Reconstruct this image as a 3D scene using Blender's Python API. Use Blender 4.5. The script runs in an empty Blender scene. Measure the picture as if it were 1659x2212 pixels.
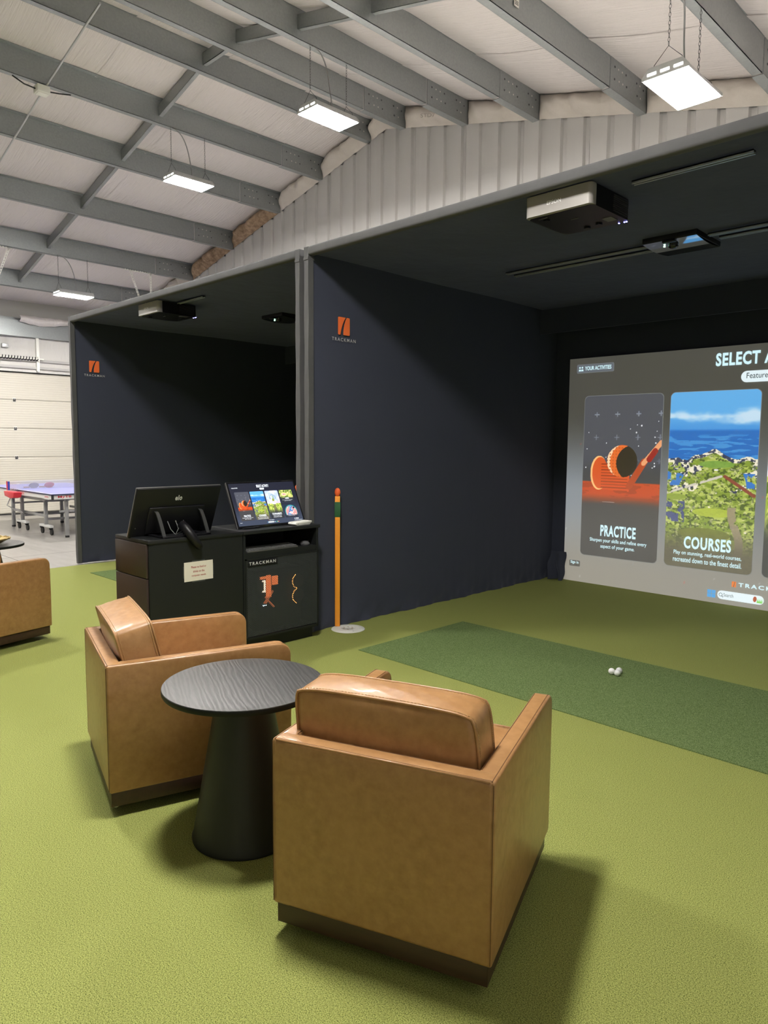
import bpy, bmesh, math, random
import numpy as np
from mathutils import Vector, Matrix

# ------------------------------------------------------------------ camera
SC = bpy.context.scene
COL = SC.collection
CAM_H = 1.55
yaw, pitch, roll, fpx = -0.7834841192170388, 0.09650108237369424, 0.0069739253242569145, 1556.425282619826
_f = Vector((math.sin(yaw) * math.cos(pitch), math.cos(yaw) * math.cos(pitch), -math.sin(pitch)))
_r = Vector((math.cos(yaw), -math.sin(yaw), 0))
_u = _r.cross(_f)
_r2 = math.cos(roll) * _r + math.sin(roll) * _u
_u2 = -math.sin(roll) * _r + math.cos(roll) * _u
cd = bpy.data.cameras.new('camera')
cd.sensor_fit = 'HORIZONTAL'
cd.sensor_width = 36
cd.lens = 36 * fpx / 1659
cd.clip_start = 0.05
cam = bpy.data.objects.new('camera', cd)
COL.objects.link(cam)
cam.matrix_world = Matrix(((_r2.x, _u2.x, -_f.x, 0), (_r2.y, _u2.y, -_f.y, 0), (_r2.z, _u2.z, -_f.z, CAM_H), (0, 0, 0, 1)))
SC.camera = cam
# ------------------------------------------------------------------ world, exposure
w = bpy.data.worlds.new('world')
w.use_nodes = True
w.node_tree.nodes['Background'].inputs[0].default_value = (1.0, 1.0, 1.0, 1)
w.node_tree.nodes['Background'].inputs[1].default_value = 0.02
SC.world = w
SC.view_settings.view_transform = 'Standard'
SC.view_settings.look = 'None'
SC.view_settings.gamma = 1
SC.view_settings.use_curve_mapping = False
SC.view_settings.exposure = 0.0
SC.cycles.max_bounces = 10
SC.cycles.diffuse_bounces = 6
SC.cycles.sample_clamp_indirect = 8
LAMP = 300.0          # radiance of each lamp lens
LAMP_COL = (1.0, 0.965, 0.915)
R = random.Random(7)

# ------------------------------------------------------------------ helpers
class MB:
    def __init__(s): s.v = []; s.f = []
    def add(s, v, f):
        n = len(s.v); s.v += [tuple(p) for p in v]; s.f += [tuple(i + n for i in q) for q in f]; return s
    def box(s, a, b):
        x0, y0, z0 = a; x1, y1, z1 = b
        return s.add([(x0,y0,z0),(x1,y0,z0),(x1,y1,z0),(x0,y1,z0),(x0,y0,z1),(x1,y0,z1),(x1,y1,z1),(x0,y1,z1)],
                     [(0,3,2,1),(4,5,6,7),(0,1,5,4),(1,2,6,5),(2,3,7,6),(3,0,4,7)])
    def tube(s, pts, r, n=8, cap=True, closed=False):
        pts = [Vector(p) for p in pts]; m = len(pts); rr = r if isinstance(r, (list, tuple)) else [r] * m
        vs = []; prev = None
        for i, p in enumerate(pts):
            if closed: t = pts[(i + 1) % m] - pts[i - 1]
            else: t = pts[min(i + 1, m - 1)] - pts[max(i - 1, 0)]
            t.normalize()
            if prev is None:
                a = Vector((0, 0, 1)) if abs(t.z) < .9 else Vector((1, 0, 0)); e1 = t.cross(a).normalized()
            else:
                e1 = (prev - t * prev.dot(t)).normalized()
            prev = e1; e2 = t.cross(e1)
            for k in range(n):
                a = 2 * math.pi * k / n; vs.append(p + (e1 * math.cos(a) + e2 * math.sin(a)) * rr[i])
        fs = []
        for i in range(m if closed else m - 1):
            j = (i + 1) % m
            for k in range(n):
                l = (k + 1) % n; fs.append((i*n+k, i*n+l, j*n+l, j*n+k))
        if cap and not closed: fs += [tuple(range(n))[::-1], tuple(range((m-1)*n, m*n))]
        return s.add(vs, fs)
    def lathe(s, prof, n=48, c=(0,0,0)):
        vs = []; fs = []; m = len(prof)
        for (r, z) in prof:
            for k in range(n):
                a = 2*math.pi*k/n; vs.append((c[0]+r*math.cos(a), c[1]+r*math.sin(a), c[2]+z))
        for i in range(m-1):
            for k in range(n):
                l = (k+1) % n; fs.append((i*n+k, i*n+l, (i+1)*n+l, (i+1)*n+k))
        fs += [tuple(range(n))[::-1], tuple(range((m-1)*n, m*n))]
        return s.add(vs, fs)
    def prism(s, poly, o, eu, ev, en, d):
        # polygon (u,v) in the frame o,eu,ev pushed by d along en
        o, eu, ev, en = Vector(o), Vector(eu), Vector(ev), Vector(en); n = len(poly)
        a = [o + eu*p[0] + ev*p[1] for p in poly]; b = [p + en*d for p in a]
        fs = [tuple(range(n))[::-1], tuple(range(n, 2*n))] + [(i, (i+1) % n, n+(i+1) % n, n+i) for i in range(n)]
        return s.add(a + b, fs)
    def grid(s, nx, ny, fn):
        vs = [fn(i/nx, j/ny) for j in range(ny+1) for i in range(nx+1)]
        fs = [(j*(nx+1)+i, j*(nx+1)+i+1, (j+1)*(nx+1)+i+1, (j+1)*(nx+1)+i) for j in range(ny) for i in range(nx)]
        return s.add(vs, fs)
    def sphere(s, c, r, n=16):
        rx, ry, rz = r if isinstance(r, (tuple, list)) else (r, r, r); vs = []; fs = []
        for j in range(n//2+1):
            t = math.pi*j/(n//2)
            for k in range(n):
                a = 2*math.pi*k/n; vs.append((c[0]+rx*math.sin(t)*math.cos(a), c[1]+ry*math.sin(t)*math.sin(a), c[2]+rz*math.cos(t)))
        for j in range(n//2):
            for k in range(n):
                l = (k+1) % n; fs.append((j*n+k, (j+1)*n+k, (j+1)*n+l, j*n+l))
        return s.add(vs, fs)
    def build(s, name, mat, parent=None, smooth=False, bevel=0, seg=2, solid=0):
        me = bpy.data.meshes.new(name); me.from_pydata(s.v, [], s.f)
        bm = bmesh.new(); bm.from_mesh(me)
        bmesh.ops.remove_doubles(bm, verts=bm.verts, dist=1e-6)
        if not solid and all(len(e.link_faces) == 2 for e in bm.edges): bmesh.ops.recalc_face_normals(bm, faces=bm.faces)
        if bevel: bmesh.ops.bevel(bm, geom=list(bm.edges), offset=bevel, segments=seg, profile=.5, affect='EDGES', clamp_overlap=True)
        bm.to_mesh(me); bm.free()
        me.materials.append(mat)
        if smooth or bevel:
            me.shade_smooth()
            if bevel or smooth == 'auto': me.set_sharp_from_angle(angle=math.radians(50))
        return link(name, me, parent)

def link(name, me, parent=None):
    o = bpy.data.objects.new(name, me); COL.objects.link(o)
    if parent: o.parent = parent
    return o
def thing(name, label, cat, loc=(0,0,0), rz=0, group=None):
    o = bpy.data.objects.new(name, None); COL.objects.link(o); o.empty_display_size = .05
    o.location = loc; o.rotation_euler = (0, 0, rz)
    return tag(o, label, cat, group)
def tag(o, label, cat=None, group=None):
    o['label'] = label
    if cat: o['category'] = cat
    if group: o['group'] = group
    return o
def struct(o): o['kind'] = 'structure'; return o
def dup(root, loc=None, rz=None, label=None, group=None):
    def cp(o, par):
        c = o.copy(); COL.objects.link(c); c.parent = par
        for ch in kids.get(o.name, []): cp(ch, c)
        return c
    kids = {}
    for o in list(COL.objects):
        if o.parent: kids.setdefault(o.parent.name, []).append(o)
    r = cp(root, None)
    if loc is not None: r.location = loc
    if rz is not None: r.rotation_euler = (0, 0, rz)
    if label: r['label'] = label
    if group: r['group'] = group
    return r

def srgb(c):
    return tuple(((x/255)/12.92 if x/255 <= .04045 else ((x/255+.055)/1.055)**2.4) for x in c)

def pm(name, col, rough=.6, metal=0, spec=.5, var=None, bump=None, emit=None, estr=1, alpha=None, coat=0):
    """var=(scale, colour2, contrast[, stretch]) noise between two colours; bump=(scale, strength, dist[, stretch])"""
    m = bpy.data.materials.new(name); m.use_nodes = True; nt = m.node_tree; b = nt.nodes['Principled BSDF']
    b.inputs['Base Color'].default_value = (*col, 1); b.inputs['Roughness'].default_value = rough
    b.inputs['Metallic'].default_value = metal; b.inputs['Specular IOR Level'].default_value = spec
    if coat: b.inputs['Coat Weight'].default_value = coat
    tc = nt.nodes.new('ShaderNodeTexCoord')
    def noise(scale, stretch=None, detail=4, rough_=.55):
        n = nt.nodes.new('ShaderNodeTexNoise'); n.inputs['Scale'].default_value = scale; n.inputs['Detail'].default_value = detail
        n.inputs['Roughness'].default_value = rough_
        if stretch:
            mp = nt.nodes.new('ShaderNodeMapping'); mp.inputs['Scale'].default_value = stretch
            nt.links.new(tc.outputs['Object'], mp.inputs['Vector']); nt.links.new(mp.outputs[0], n.inputs['Vector'])
        else: nt.links.new(tc.outputs['Object'], n.inputs['Vector'])
        return n
    last = None
    for v in (var if isinstance(var, list) else [var] if var else []):
        n = noise(v[0], v[3] if len(v) > 3 else None)
        mr = nt.nodes.new('ShaderNodeMapRange'); k = v[2]
        mr.inputs['From Min'].default_value = .5 - .5/k; mr.inputs['From Max'].default_value = .5 + .5/k
        nt.links.new(n.outputs[0], mr.inputs[0])
        mx = nt.nodes.new('ShaderNodeMix'); mx.data_type = 'RGBA'
        mx.inputs['A'].default_value = (*col, 1)
        if last: nt.links.new(last, mx.inputs['A'])
        mx.inputs['B'].default_value = (*v[1], 1)
        nt.links.new(mr.outputs[0], mx.inputs['Factor']); last = mx.outputs['Result']
    if last: nt.links.new(last, b.inputs['Base Color'])
    prev = None
    for q in (bump if isinstance(bump, list) else [bump] if bump else []):
        n = noise(q[0], q[3] if len(q) > 3 else None); bp = nt.nodes.new('ShaderNodeBump')
        bp.inputs['Strength'].default_value = q[1]; bp.inputs['Distance'].default_value = q[2]
        nt.links.new(n.outputs[0], bp.inputs['Height'])
        if prev: nt.links.new(prev, bp.inputs['Normal'])
        nt.links.new(bp.outputs[0], b.inputs['Normal']); prev = bp.outputs[0]
    if emit: b.inputs['Emission Color'].default_value = (*emit, 1); b.inputs['Emission Strength'].default_value = estr
    m['b'] = 1
    return m

# ------------------------------------------------------------------ materials
turf = pm('turf', (.198,.224,.042), .8, spec=.15, var=[(60,(.235,.26,.056),1.6),(1.1,(.180,.208,.038),1.5),(190,(.060,.082,.012),3.6),(290,(.44,.47,.15),3.8)], bump=(240,.6,.005))
mat_turf = pm('fairway_turf', (.105,.175,.045), .8, spec=.15, var=[(190,(.030,.060,.015),3.0),(240,(.22,.29,.12),4.0)], bump=(200,.8,.006))
concrete = pm('polished_concrete', (.31,.295,.27), .32, spec=.5, var=[(.9,(.21,.20,.18),2.4),(3,(.36,.345,.32),2.0,(.5,3,1))], bump=(30,.05,.003))
fabric = pm('black_fabric', (.054,.060,.088), .85, spec=.15, bump=[(600,.1,.001),(1.6,.35,.05)])
fb = fabric.node_tree.nodes['Principled BSDF']; fb.inputs['Sheen Weight'].default_value = .30; fb.inputs['Sheen Roughness'].default_value = .4; fb.inputs['Sheen Tint'].default_value = (.7,.75,1,1)
sleeve = pm('frame_sleeve_fabric', (.105,.104,.106), .75, spec=.3, var=(6,(.08,.08,.084),1.5), bump=(14,.35,.008,(1,1,.4)))
leather = pm('tan_leather', (.375,.192,.074), .36, spec=.5, coat=.12, var=[(6,(.295,.142,.050),2.2),(30,(.43,.235,.098),2.2)], bump=[(6,.25,.012),(420,.12,.0008)])
seam_m = pm('leather_seam', (.15,.07,.025), .7)
thread = pm('stitch_thread', (.50,.33,.14), .6)
walnut = pm('walnut_plinth', (.060,.026,.016), .45, var=(4,(.035,.018,.012),1.6,(1,12,12)))
black = pm('black_metal', (.012,.012,.013), .45)
table_cone_m = pm('black_cone_veneer', (.012,.013,.014), .5, bump=(60,.1,.001,(1,1,.1)))
roof_top = pm('white_roof_liner', (.72,.70,.66), .8)
galv = pm('galvanised_steel', (.31,.33,.335), .42, metal=.6, var=[(3,(.26,.28,.285),1.5),(40,(.35,.37,.372),1.5)], bump=(8,.05,.004))
galv_lip = pm('galvanised_lip', (.62,.63,.60), .5, metal=.2)
insul = pm('ceiling_insulation_vinyl', (.76,.715,.705), .5, spec=.35, bump=[(5,.55,.03,(.5,9,1)),(18,.22,.008,(.35,7,1))])
batt_white = pm('insulation_batt_white', (.56,.52,.48), .7, var=(5,(.47,.43,.38),1.4), bump=(7,.5,.03))
batt_brown = pm('insulation_batt_brown', (.38,.27,.18), .9, var=(14,(.16,.10,.06),2.4), bump=(16,1,.04))
liner = pm('white_liner_steel', (.50,.49,.48), .45, spec=.4, var=(2,(.45,.44,.43),1.3,(3,1,.4)))
wallwhite = pm('white_wall_vinyl', (.60,.585,.56), .5, bump=(4,.5,.03,(1,3,1)))
door_m = pm('garage_door_enamel', (.60,.57,.49), .5, var=(60,(.56,.53,.455),1.3,(.3,.3,1)))
grey_wall = pm('plain_painted_wall', (.5,.49,.47), .8)
lamp_body = pm('lamp_housing', (.55,.56,.56), .4, metal=.5)
lens = pm('lamp_lens', (.9,.9,.9), .4, emit=LAMP_COL, estr=LAMP)
chrome = pm('steel', (.5,.5,.5), .3, metal=1)
whitep = pm('white_plastic', (.84,.84,.78), .4)
blackp = pm('black_plastic', (.007,.007,.009), .42, spec=.35)
blackgloss = pm('gloss_black', (.012,.012,.014), .06, spec=.6)
kiosk_m = pm('black_laminate', (.0095,.011,.012), .5, var=(40,(.008,.009,.010),1.3))
kiosk_end_lit = pm('black_laminate_lit', (.040,.026,.021), .42)  # same laminate as the stands; the lit end's brown put into the colour
orange_p = pm('orange_fibreglass', (1.0,.38,.035), .4)
orange_hot = pm('orange_red_plastic', (.95,.15,.035), .4)
green_p = pm('green_tape', (.02,.11,.04), .6)
logo_or = pm('logo_orange', (.95,.19,.045), .6)
logo_wh = pm('logo_light_grey', (.60,.60,.60), .6)
badge_wh = pm('badge_white', (.75,.75,.75), .5)
silver = pm('projector_silver', (.34,.32,.30), .45, metal=.1)
paper = pm('paper', (.78,.74,.63), .8)
red_ink = pm('red_ink', (.40,.05,.04), .8)
tape_m = pm('clear_tape', (.07,.075,.075), .3)
pp_blue = pm('table_tennis_blue', (.23,.24,.56), .4)
pp_white = pm('white_apron', (.68,.68,.66), .5)
pp_grey = pm('grey_tube_steel', (.36,.36,.36), .4, metal=.3)
red_p = pm('red_plastic', (.62,.03,.05), .4)
blue_p = pm('blue_plastic', (.03,.06,.35), .4)
rubber = pm('black_rubber', (.02,.02,.02), .7)
gold = pm('gold_weave', (.45,.33,.13), .45, metal=.5, bump=(120,.8,.01))
ball_m = pm('golf_ball_white', (.82,.82,.82), .35)
net_m = pm('net_mesh', (.45,.45,.50), .8)

def see_mesh(m, scale, fill, vec='Object', sq=False, axes=(0,1)):
    """turn a material into a perforated sheet: round holes on a staggered grid"""
    nt = m.node_tree; b = nt.nodes['Principled BSDF']; out = nt.nodes['Material Output']
    tc = nt.nodes.new('ShaderNodeTexCoord'); sep = nt.nodes.new('ShaderNodeSeparateXYZ'); nt.links.new(tc.outputs[vec], sep.inputs[0])
    def mth(op, a, c=None, d=None):
        n = nt.nodes.new('ShaderNodeMath'); n.operation = op
        for i, x in enumerate((a, c, d)):
            if x is None: continue
            if isinstance(x, (int, float)): n.inputs[i].default_value = x
            else: nt.links.new(x, n.inputs[i])
        return n.outputs[0]
    u = mth('MULTIPLY', sep.outputs[axes[0]], scale); v = mth('MULTIPLY', sep.outputs[axes[1]], scale)
    p = mth('MULTIPLY', mth('ADD', u, v), .7071); q = mth('MULTIPLY', mth('SUBTRACT', u, v), .7071)
    def cell(x): return mth('SUBTRACT', mth('FRACT', mth('ADD', x, 1000.0)), .5)
    d = mth('SQRT', mth('ADD', mth('POWER', mth('ABSOLUTE', cell(p)), 2.0), mth('POWER', mth('ABSOLUTE', cell(q)), 2.0)))
    hole = mth('LESS_THAN', d, fill)
    tr = nt.nodes.new('ShaderNodeBsdfTransparent'); mx = nt.nodes.new('ShaderNodeMixShader')
    nt.links.new(hole, mx.inputs[0]); nt.links.new(b.outputs[0], mx.inputs[1]); nt.links.new(tr.outputs[0], mx.inputs[2])
    nt.links.new(mx.outputs[0], out.inputs[0])
    return m
door_mesh_m = see_mesh(pm('perforated_black_steel', (.048,.053,.058), .4), 105, .27, axes=(1,2))
net_mesh_m = see_mesh(pm('net_cord', (.50,.50,.55), .8), 55, .38, axes=(1,2))

# wood top for the table
def wood_top():
    m = bpy.data.materials.new('black_stained_oak'); m.use_nodes = True; nt = m.node_tree; b = nt.nodes['Principled BSDF']
    tc = nt.nodes.new('ShaderNodeTexCoord'); mp0 = nt.nodes.new('ShaderNodeMapping'); mp = nt.nodes.new('ShaderNodeMapping')
    mp0.inputs['Rotation'].default_value = (0, 0, math.radians(-66)); mp.inputs['Scale'].default_value = (1, .13, 1)
    nt.links.new(tc.outputs['Object'], mp0.inputs[0]); nt.links.new(mp0.outputs[0], mp.inputs[0])
    wv = nt.nodes.new('ShaderNodeTexWave'); wv.inputs['Scale'].default_value = 17; wv.inputs['Distortion'].default_value = 9
    wv.inputs['Detail'].default_value = 3; wv.inputs['Detail Scale'].default_value = 1.4
    nt.links.new(mp.outputs[0], wv.inputs[0])
    n = nt.nodes.new('ShaderNodeTexNoise'); n.inputs['Scale'].default_value = 130; nt.links.new(mp.outputs[0], n.inputs[0])
    mx = nt.nodes.new('ShaderNodeMix'); mx.data_type = 'RGBA'
    mx.inputs['A'].default_value = (.040,.040,.041,1); mx.inputs['B'].default_value = (.075,.073,.072,1)
    nt.links.new(wv.outputs[0], mx.inputs['Factor'])
    nt.links.new(mx.outputs['Result'], b.inputs['Base Color'])
    ad = nt.nodes.new('ShaderNodeMath'); ad.operation = 'ADD'; nt.links.new(wv.outputs[0], ad.inputs[0]); nt.links.new(n.outputs[0], ad.inputs[1])
    bp = nt.nodes.new('ShaderNodeBump'); bp.inputs['Strength'].default_value = .35; bp.inputs['Distance'].default_value = .0012
    nt.links.new(ad.outputs[0], bp.inputs['Height']); nt.links.new(bp.outputs[0], b.inputs['Normal'])
    b.inputs['Roughness'].default_value = .34; b.inputs['Specular IOR Level'].default_value = 1.0
    return m
oak_black = wood_top()

def glow(name, col, s, base=(.02,.02,.02)):
    return pm(name, base, .5, emit=col, estr=s)
fan_glow = glow('fan_orange_glow', (1,.42,.10), 4)
ram_glow = glow('board_orange_glow', (1,.22,.06), 2.6)
white_glow = glow('board_white_glow', (1,.75,.5), 6)
led_blue = glow('blue_led', (.25,.25,1), 14)
led_white = glow('led_white', (.6,.85,1), 14)

# text as thin mesh
def text_mb(body, width=None, height=None, bold=0.0, align='L'):
    cu = bpy.data.curves.new('lettering', 'FONT'); cu.body = body; cu.size = 1; cu.offset = bold
    cu.resolution_u = 3
    if body == 'TRACKMAN': cu.space_character = 1.35
    elif bold >= .03: cu.space_character = 1.12
    o = bpy.data.objects.new('lettering', cu)
    me = bpy.data.meshes.new_from_object(o)
    v = np.array([p.co[:] for p in me.vertices]); fs = [tuple(p.vertices) for p in me.polygons]
    bpy.data.objects.remove(o); bpy.data.curves.remove(cu); bpy.data.meshes.remove(me)
    lo, hi = v.min(0), v.max(0); s0 = hi - lo
    sx = width / s0[0] if width else None; sy = height / s0[1] if height else None
    sx = sx or sy; sy = sy or sx
    u = (v[:, 0] - lo[0]) * sx; t = (v[:, 1] - lo[1]) * sy
    if align == 'C': u = u - (s0[0]*sx)/2
    return u, t, fs
def text_on(mb, body, o, eu, ev, width=None, height=None, bold=0., align='L'):
    u, t, fs = text_mb(body, width, height, bold, align)
    o, eu, ev = Vector(o), Vector(eu), Vector(ev)
    return mb.add([o + eu*float(a) + ev*float(b) for a, b in zip(u, t)], fs)

# ================================================================== SETTING
XL, XRW, YB, YG = -16.12, 0.46, -10.0, 7.85
XRIDGE, ZP, SL, PD = -7.83, 6.13, .245, .30        # ridge, purlin-bottom height there, slope, purlin depth
def zb(x): return ZP - SL*abs(x - XRIDGE)

fl = struct(MB().box((XL, YB, -.10), (XRW, YG+.1, -.012)).build('floor', concrete))
tf = MB().box((-8.95, -1.2, -.012), (XRW-.01, YG-.02, 0)).build('artificial_turf', turf)
tag(tf, 'light green artificial putting turf covering the floor under the armchairs and bays', 'turf')
j = MB()
for x in (-10.2, -12.6, -15.0): j.box((x-.004, YB, -.0125), (x+.004, YG, -.0115))
for y in (-4.0, -.4, 3.2, 6.8): j.box((XL, y-.004, -.0125), (-8.96, y+.004, -.0114))
j.build('control_joint', pm('joint_dark', (.12,.11,.10), .9), fl)

wl = struct(MB().box((XL-.12, YB, -.1), (XL-.02, YG+.1, zb(XL)+PD+.1)).build('wall_left', grey_wall))
wr = struct(MB().box((XRW, YB, -.1), (XRW+.1, YG+.1, zb(XRW)+PD+.3)).build('wall_right', grey_wall))
wbk = MB()
gp = [(XL-.1, -.1), (XRW+.1, -.1), (XRW+.1, zb(XRW)+PD), (XRIDGE, ZP+PD+.1), (XL-.1, zb(XL)+PD)]
struct(MB().prism(gp, (0, YB-.1, 0), (1,0,0), (0,0,1), (0,1,0), .1).build('wall_rear', grey_wall))
wb = struct(MB().prism(gp, (0, YG+.08, 0), (1,0,0), (0,0,1), (0,1,0), .1).build('wall_back', grey_wall))
# ribbed liner panels, one object each (0.915 m cover, three ribs)
x = -7.238 - .915*10
while x < XRW - .3:
    x1 = min(x + .915, XRW); prof = []
    k = 0
    while x + k*.305 < x1 - .01:
        a = x + k*.305; prof += [(a, 0), (a+.215, 0), (a+.235, .032), (a+.285, .032), (a+.305, 0)]; k += 1
    prof = [(min(max(a, XL), x1), d) for a, d in prof]
    top = lambda a: zb(a) + .005
    vs = []; fs = []
    for a, d in prof:                                  # pans stand proud into the room, the ribs run back
        yy = YG + d; vs += [(a, yy, 1.8), (a, yy, top(a))]
    for i in range(len(prof)-1): fs.append((2*i, 2*i+2, 2*i+3, 2*i+1))
    lipz = .03
    m_ = MB().add(vs, fs)
    m_.box((x1-.006, YG-.006, 1.8), (x1, YG+.002, min(top(x1-.006), top(x1))-.001))
    if prof[0][0] > XL-1: m_.build('wall_panel', liner, wb)
    x += .915

# ceiling: insulation sheets, purlins, bridging
ce = struct(MB().box((XL-.1, YB-.1, 0), (XL-.05, YG+.2, .01)).build('ceiling', grey_wall))
ce.data.clear_geometry()
rf = MB()
for sx0, sx1 in ((XL-.1, XRIDGE), (XRIDGE, XRW+.1)):
    rf.add([(sx0, YB-.1, zb(sx0)+PD+.06), (sx1, YB-.1, zb(sx1)+PD+.06), (sx1, YG+.2, zb(sx1)+PD+.06), (sx0, YG+.2, zb(sx0)+PD+.06)], [(0,1,2,3)])
rfm = bpy.data.meshes.new('ceiling'); rfm.from_pydata(rf.v, [], rf.f); rfm.materials.append(grey_wall); ce.data = rfm
PX = [-14.79, -13.32, -11.87, -10.41, -9.28, -8.16, -7.45, -6.31, -5.20, -3.83, -2.37, -.95]
edges_x = [XL] + PX + [XRW]
SW = 1.22
ys = [YG - .02 - SW*i for i in range(16)]
for side in (0, 1):
    xs = [e for e in edges_x if (e < XRIDGE if side == 0 else e > XRIDGE)]
    xs = xs + [XRIDGE] if side == 0 else [XRIDGE] + xs
    for yi in range(15):
        y1, y0 = ys[yi], max(ys[yi+1], YB)
        if y1 <= YB + .1: continue
        rr = random.Random(yi*2+side)
        vs = []; nxs = []
        for a, b in zip(xs[:-1], xs[1:]):
            nn = 7
            for k in range(nn): nxs.append((a + (b-a)*k/nn, math.sin(math.pi*k/nn)))
        nxs.append((xs[-1], 0)); nxs = sorted(nxs)
        NY = 10; ph = [rr.uniform(0, 6.28) for _ in range(4)]
        for jj in range(NY+1):
            t = jj/NY; yy = y0 + (y1-y0)*t
            for (xx, sg) in nxs:
                mt = math.sin(math.pi*t)
                sag = .040*sg + .016*sg*mt*math.sin(xx*3.1+ph[0]+t*2) + .014*max(mt, 0)**.5*sg + .006*math.sin(t*21+ph[1]+xx*.6)*sg*mt
                vs.append((xx, yy - (.03 if jj == 0 else 0), zb(xx)+PD - sag - (.006 if jj in (0,) else 0)))
        n = len(nxs)
        fs = [(jj*n+i, (jj+1)*n+i, (jj+1)*n+i+1, jj*n+i+1) for jj in range(NY) for i in range(n-1)]
        MB().add(vs, fs).build('insulation_sheet', insul, ce, smooth=True, solid=1)
hole_m = pm('bolt_hole', (.72,.70,.66), .6)
bolt_m = pm('bolt_head', (.08,.08,.09), .5)
for px in PX:
    z0 = zb(px); z1 = z0 + PD
    s = -1                                     # bottom flange reaches away from the room's right side
    p = MB().box((px-.003, YB, z0), (px+.003, 7.03, z1)).box((px-.075, YB, z0), (px+.003, 7.03, z0+.004))
    p.box((px-.003, YB, z1-.004), (px+.075, 7.03, z1)).box((px-.078, YB, z0), (px-.073, 7.03, z0+.022))
    po = p.build('purlin', galv, ce)
    # lapped end section beyond the splice, with its bolt pattern
    q = MB().box((px-.003, 7.04, z0-.006), (px+.010, YG, z1)).box((px-.085, 7.04, z0-.008), (px+.010, YG, z0-.003))
    q.box((px-.003, 7.04, z1-.004), (px+.085, YG, z1))
    q.build('splice_plate', galv, po)
    bl = MB(); hl = MB()
    for (yy, zz, h) in [(7.12,.22,0),(7.12,.10,0),(7.20,.22,1),(7.28,.22,1),(7.22,.11,1),(7.30,.11,1),(7.36,.22,0),(7.38,.11,0),(7.60,.22,0),(7.68,.22,1),(7.62,.10,0),(7.70,.10,1),(7.76,.2,0)]:
        (hl if h else bl).lathe([(.0095,-.004),(.0095,.004)], 8) if 0 else (hl if h else bl).box((px+.0095, yy-.008, z0+zz-.008), (px+.0115 if h else px+.016, yy+.008, z0+zz+.008))
    bo = bl.build('bolt', bolt_m, po); bo['kind'] = 'stuff'
    ho = hl.build('bolt_hole', hole_m, po); ho['kind'] = 'stuff'
# ridge-parallel bridging channel between neighbouring purlins
for row_y in (5.0, -1.0, -7.0):
    for a, b in zip(PX[:-1], PX[1:]):
        if b - a < .2: continue
        vs_ = []
        lo, hi = .09, .235
        za, zbb = zb(a+.003), zb(b-.003)
        if a < XRIDGE < b:
            za = zbb = min(za, zbb)
        m_ = MB()
        A = Vector((a+.003, row_y, za)); B = Vector((b-.003, row_y, zbb))
        def bar(y0, y1, l, h):
            m_.add([(A.x, y0, A.z+l), (A.x, y1, A.z+l), (A.x, y1, A.z+h), (A.x, y0, A.z+h), (B.x, y0, B.z+l), (B.x, y1, B.z+l), (B.x, y1, B.z+h), (B.x, y0, B.z+h)],
                   [(0,1,2,3),(7,6,5,4),(0,4,5,1),(1,5,6,2),(2,6,7,3),(3,7,4,0)])
        bar(row_y-.003, row_y+.003, lo, hi); bar(row_y-.003, row_y+.05, lo, lo+.004); bar(row_y-.003, row_y+.05, hi-.004, hi)
        m_.build('bridging_channel', galv, ce)
        MB().box((b-.012, row_y-.03, zbb+.03), (b-.004, row_y+.03, zbb+.26)).build('bridging_clip', galv, ce)
# ridge cap sheet of rafter line at the eave
eb = MB().box((XL+.0, YB, 3.66), (XL+.22, YG, 3.70)).box((XL+.0, YB, 3.70), (XL+.02, YG, 4.06)).box((XL+.20, YB, 3.70), (XL+.22, YG, 3.98))
eb.build('eave_beam', galv, wl)
fp = []
MB().grid(16, 6, lambda u, v: (XL+.26+.10*math.sin(v*3.1)+.02*math.sin(u*17), 5.35+u*1.6, 3.98+.10*v-.05*math.sin(u*6)*(1-v)-.03*(1-v)+.006*math.sin(u*40))).build('insulation_flap', insul, wl, smooth=True, solid=1)
# white vinyl insulation above the door, pinched where the little box is fixed
def vin(u, v):
    y = YB + (YG-YB)*u; z = 2.95 + .75*v
    d = math.hypot((y-5.11), (z-3.46)); a = math.atan2(z-3.46, y-5.11)
    return (XL + .05 + .06*min(1, d*2.2) + .012*math.sin(a*15)*math.exp(-d*3)*min(1, d*8) + .006*math.sin(y*9)*math.exp(-((y-6.0)/.5)**2), y, z)
m_ = MB()
ysv = [YB + i*1.0 for i in range(14)] + [4.0 + i*.03 for i in range(1, 110)] + [7.4, YG]
vs = []; 
for k in range(26):
    z = 2.95 + .75*k/25
    for y in ysv: vs.append(vin((y-YB)/(YG-YB), k/25))
n = len(ysv); m_.add(vs, [(k*n+i, (k+1)*n+i, (k+1)*n+i+1, k*n+i+1) for k in range(25) for i in range(n-1)])
m_.build('insulation_sheet', wallwhite, wl, smooth=True, solid=1)
for z in (3.02, 3.17):
    MB().box((XL+.10, YB, z), (XL+.16, YG, z+.05)).build('girt', liner, wl, bevel=.004)
MB().box((XL+.13, 5.69, 2.97), (XL+.19, 5.745, 3.75)).box((XL+.13, 5.60, 3.68), (XL+.19, 5.69, 3.70)).build('track_bracket', whitep, wl)
tag(MB().box((XL+.055, 5.05, 3.42), (XL+.13, 5.17, 3.50)).build('junction_box', lamp_body, wl, bevel=.006), 'small grey box on the wrinkled insulation')
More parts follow.
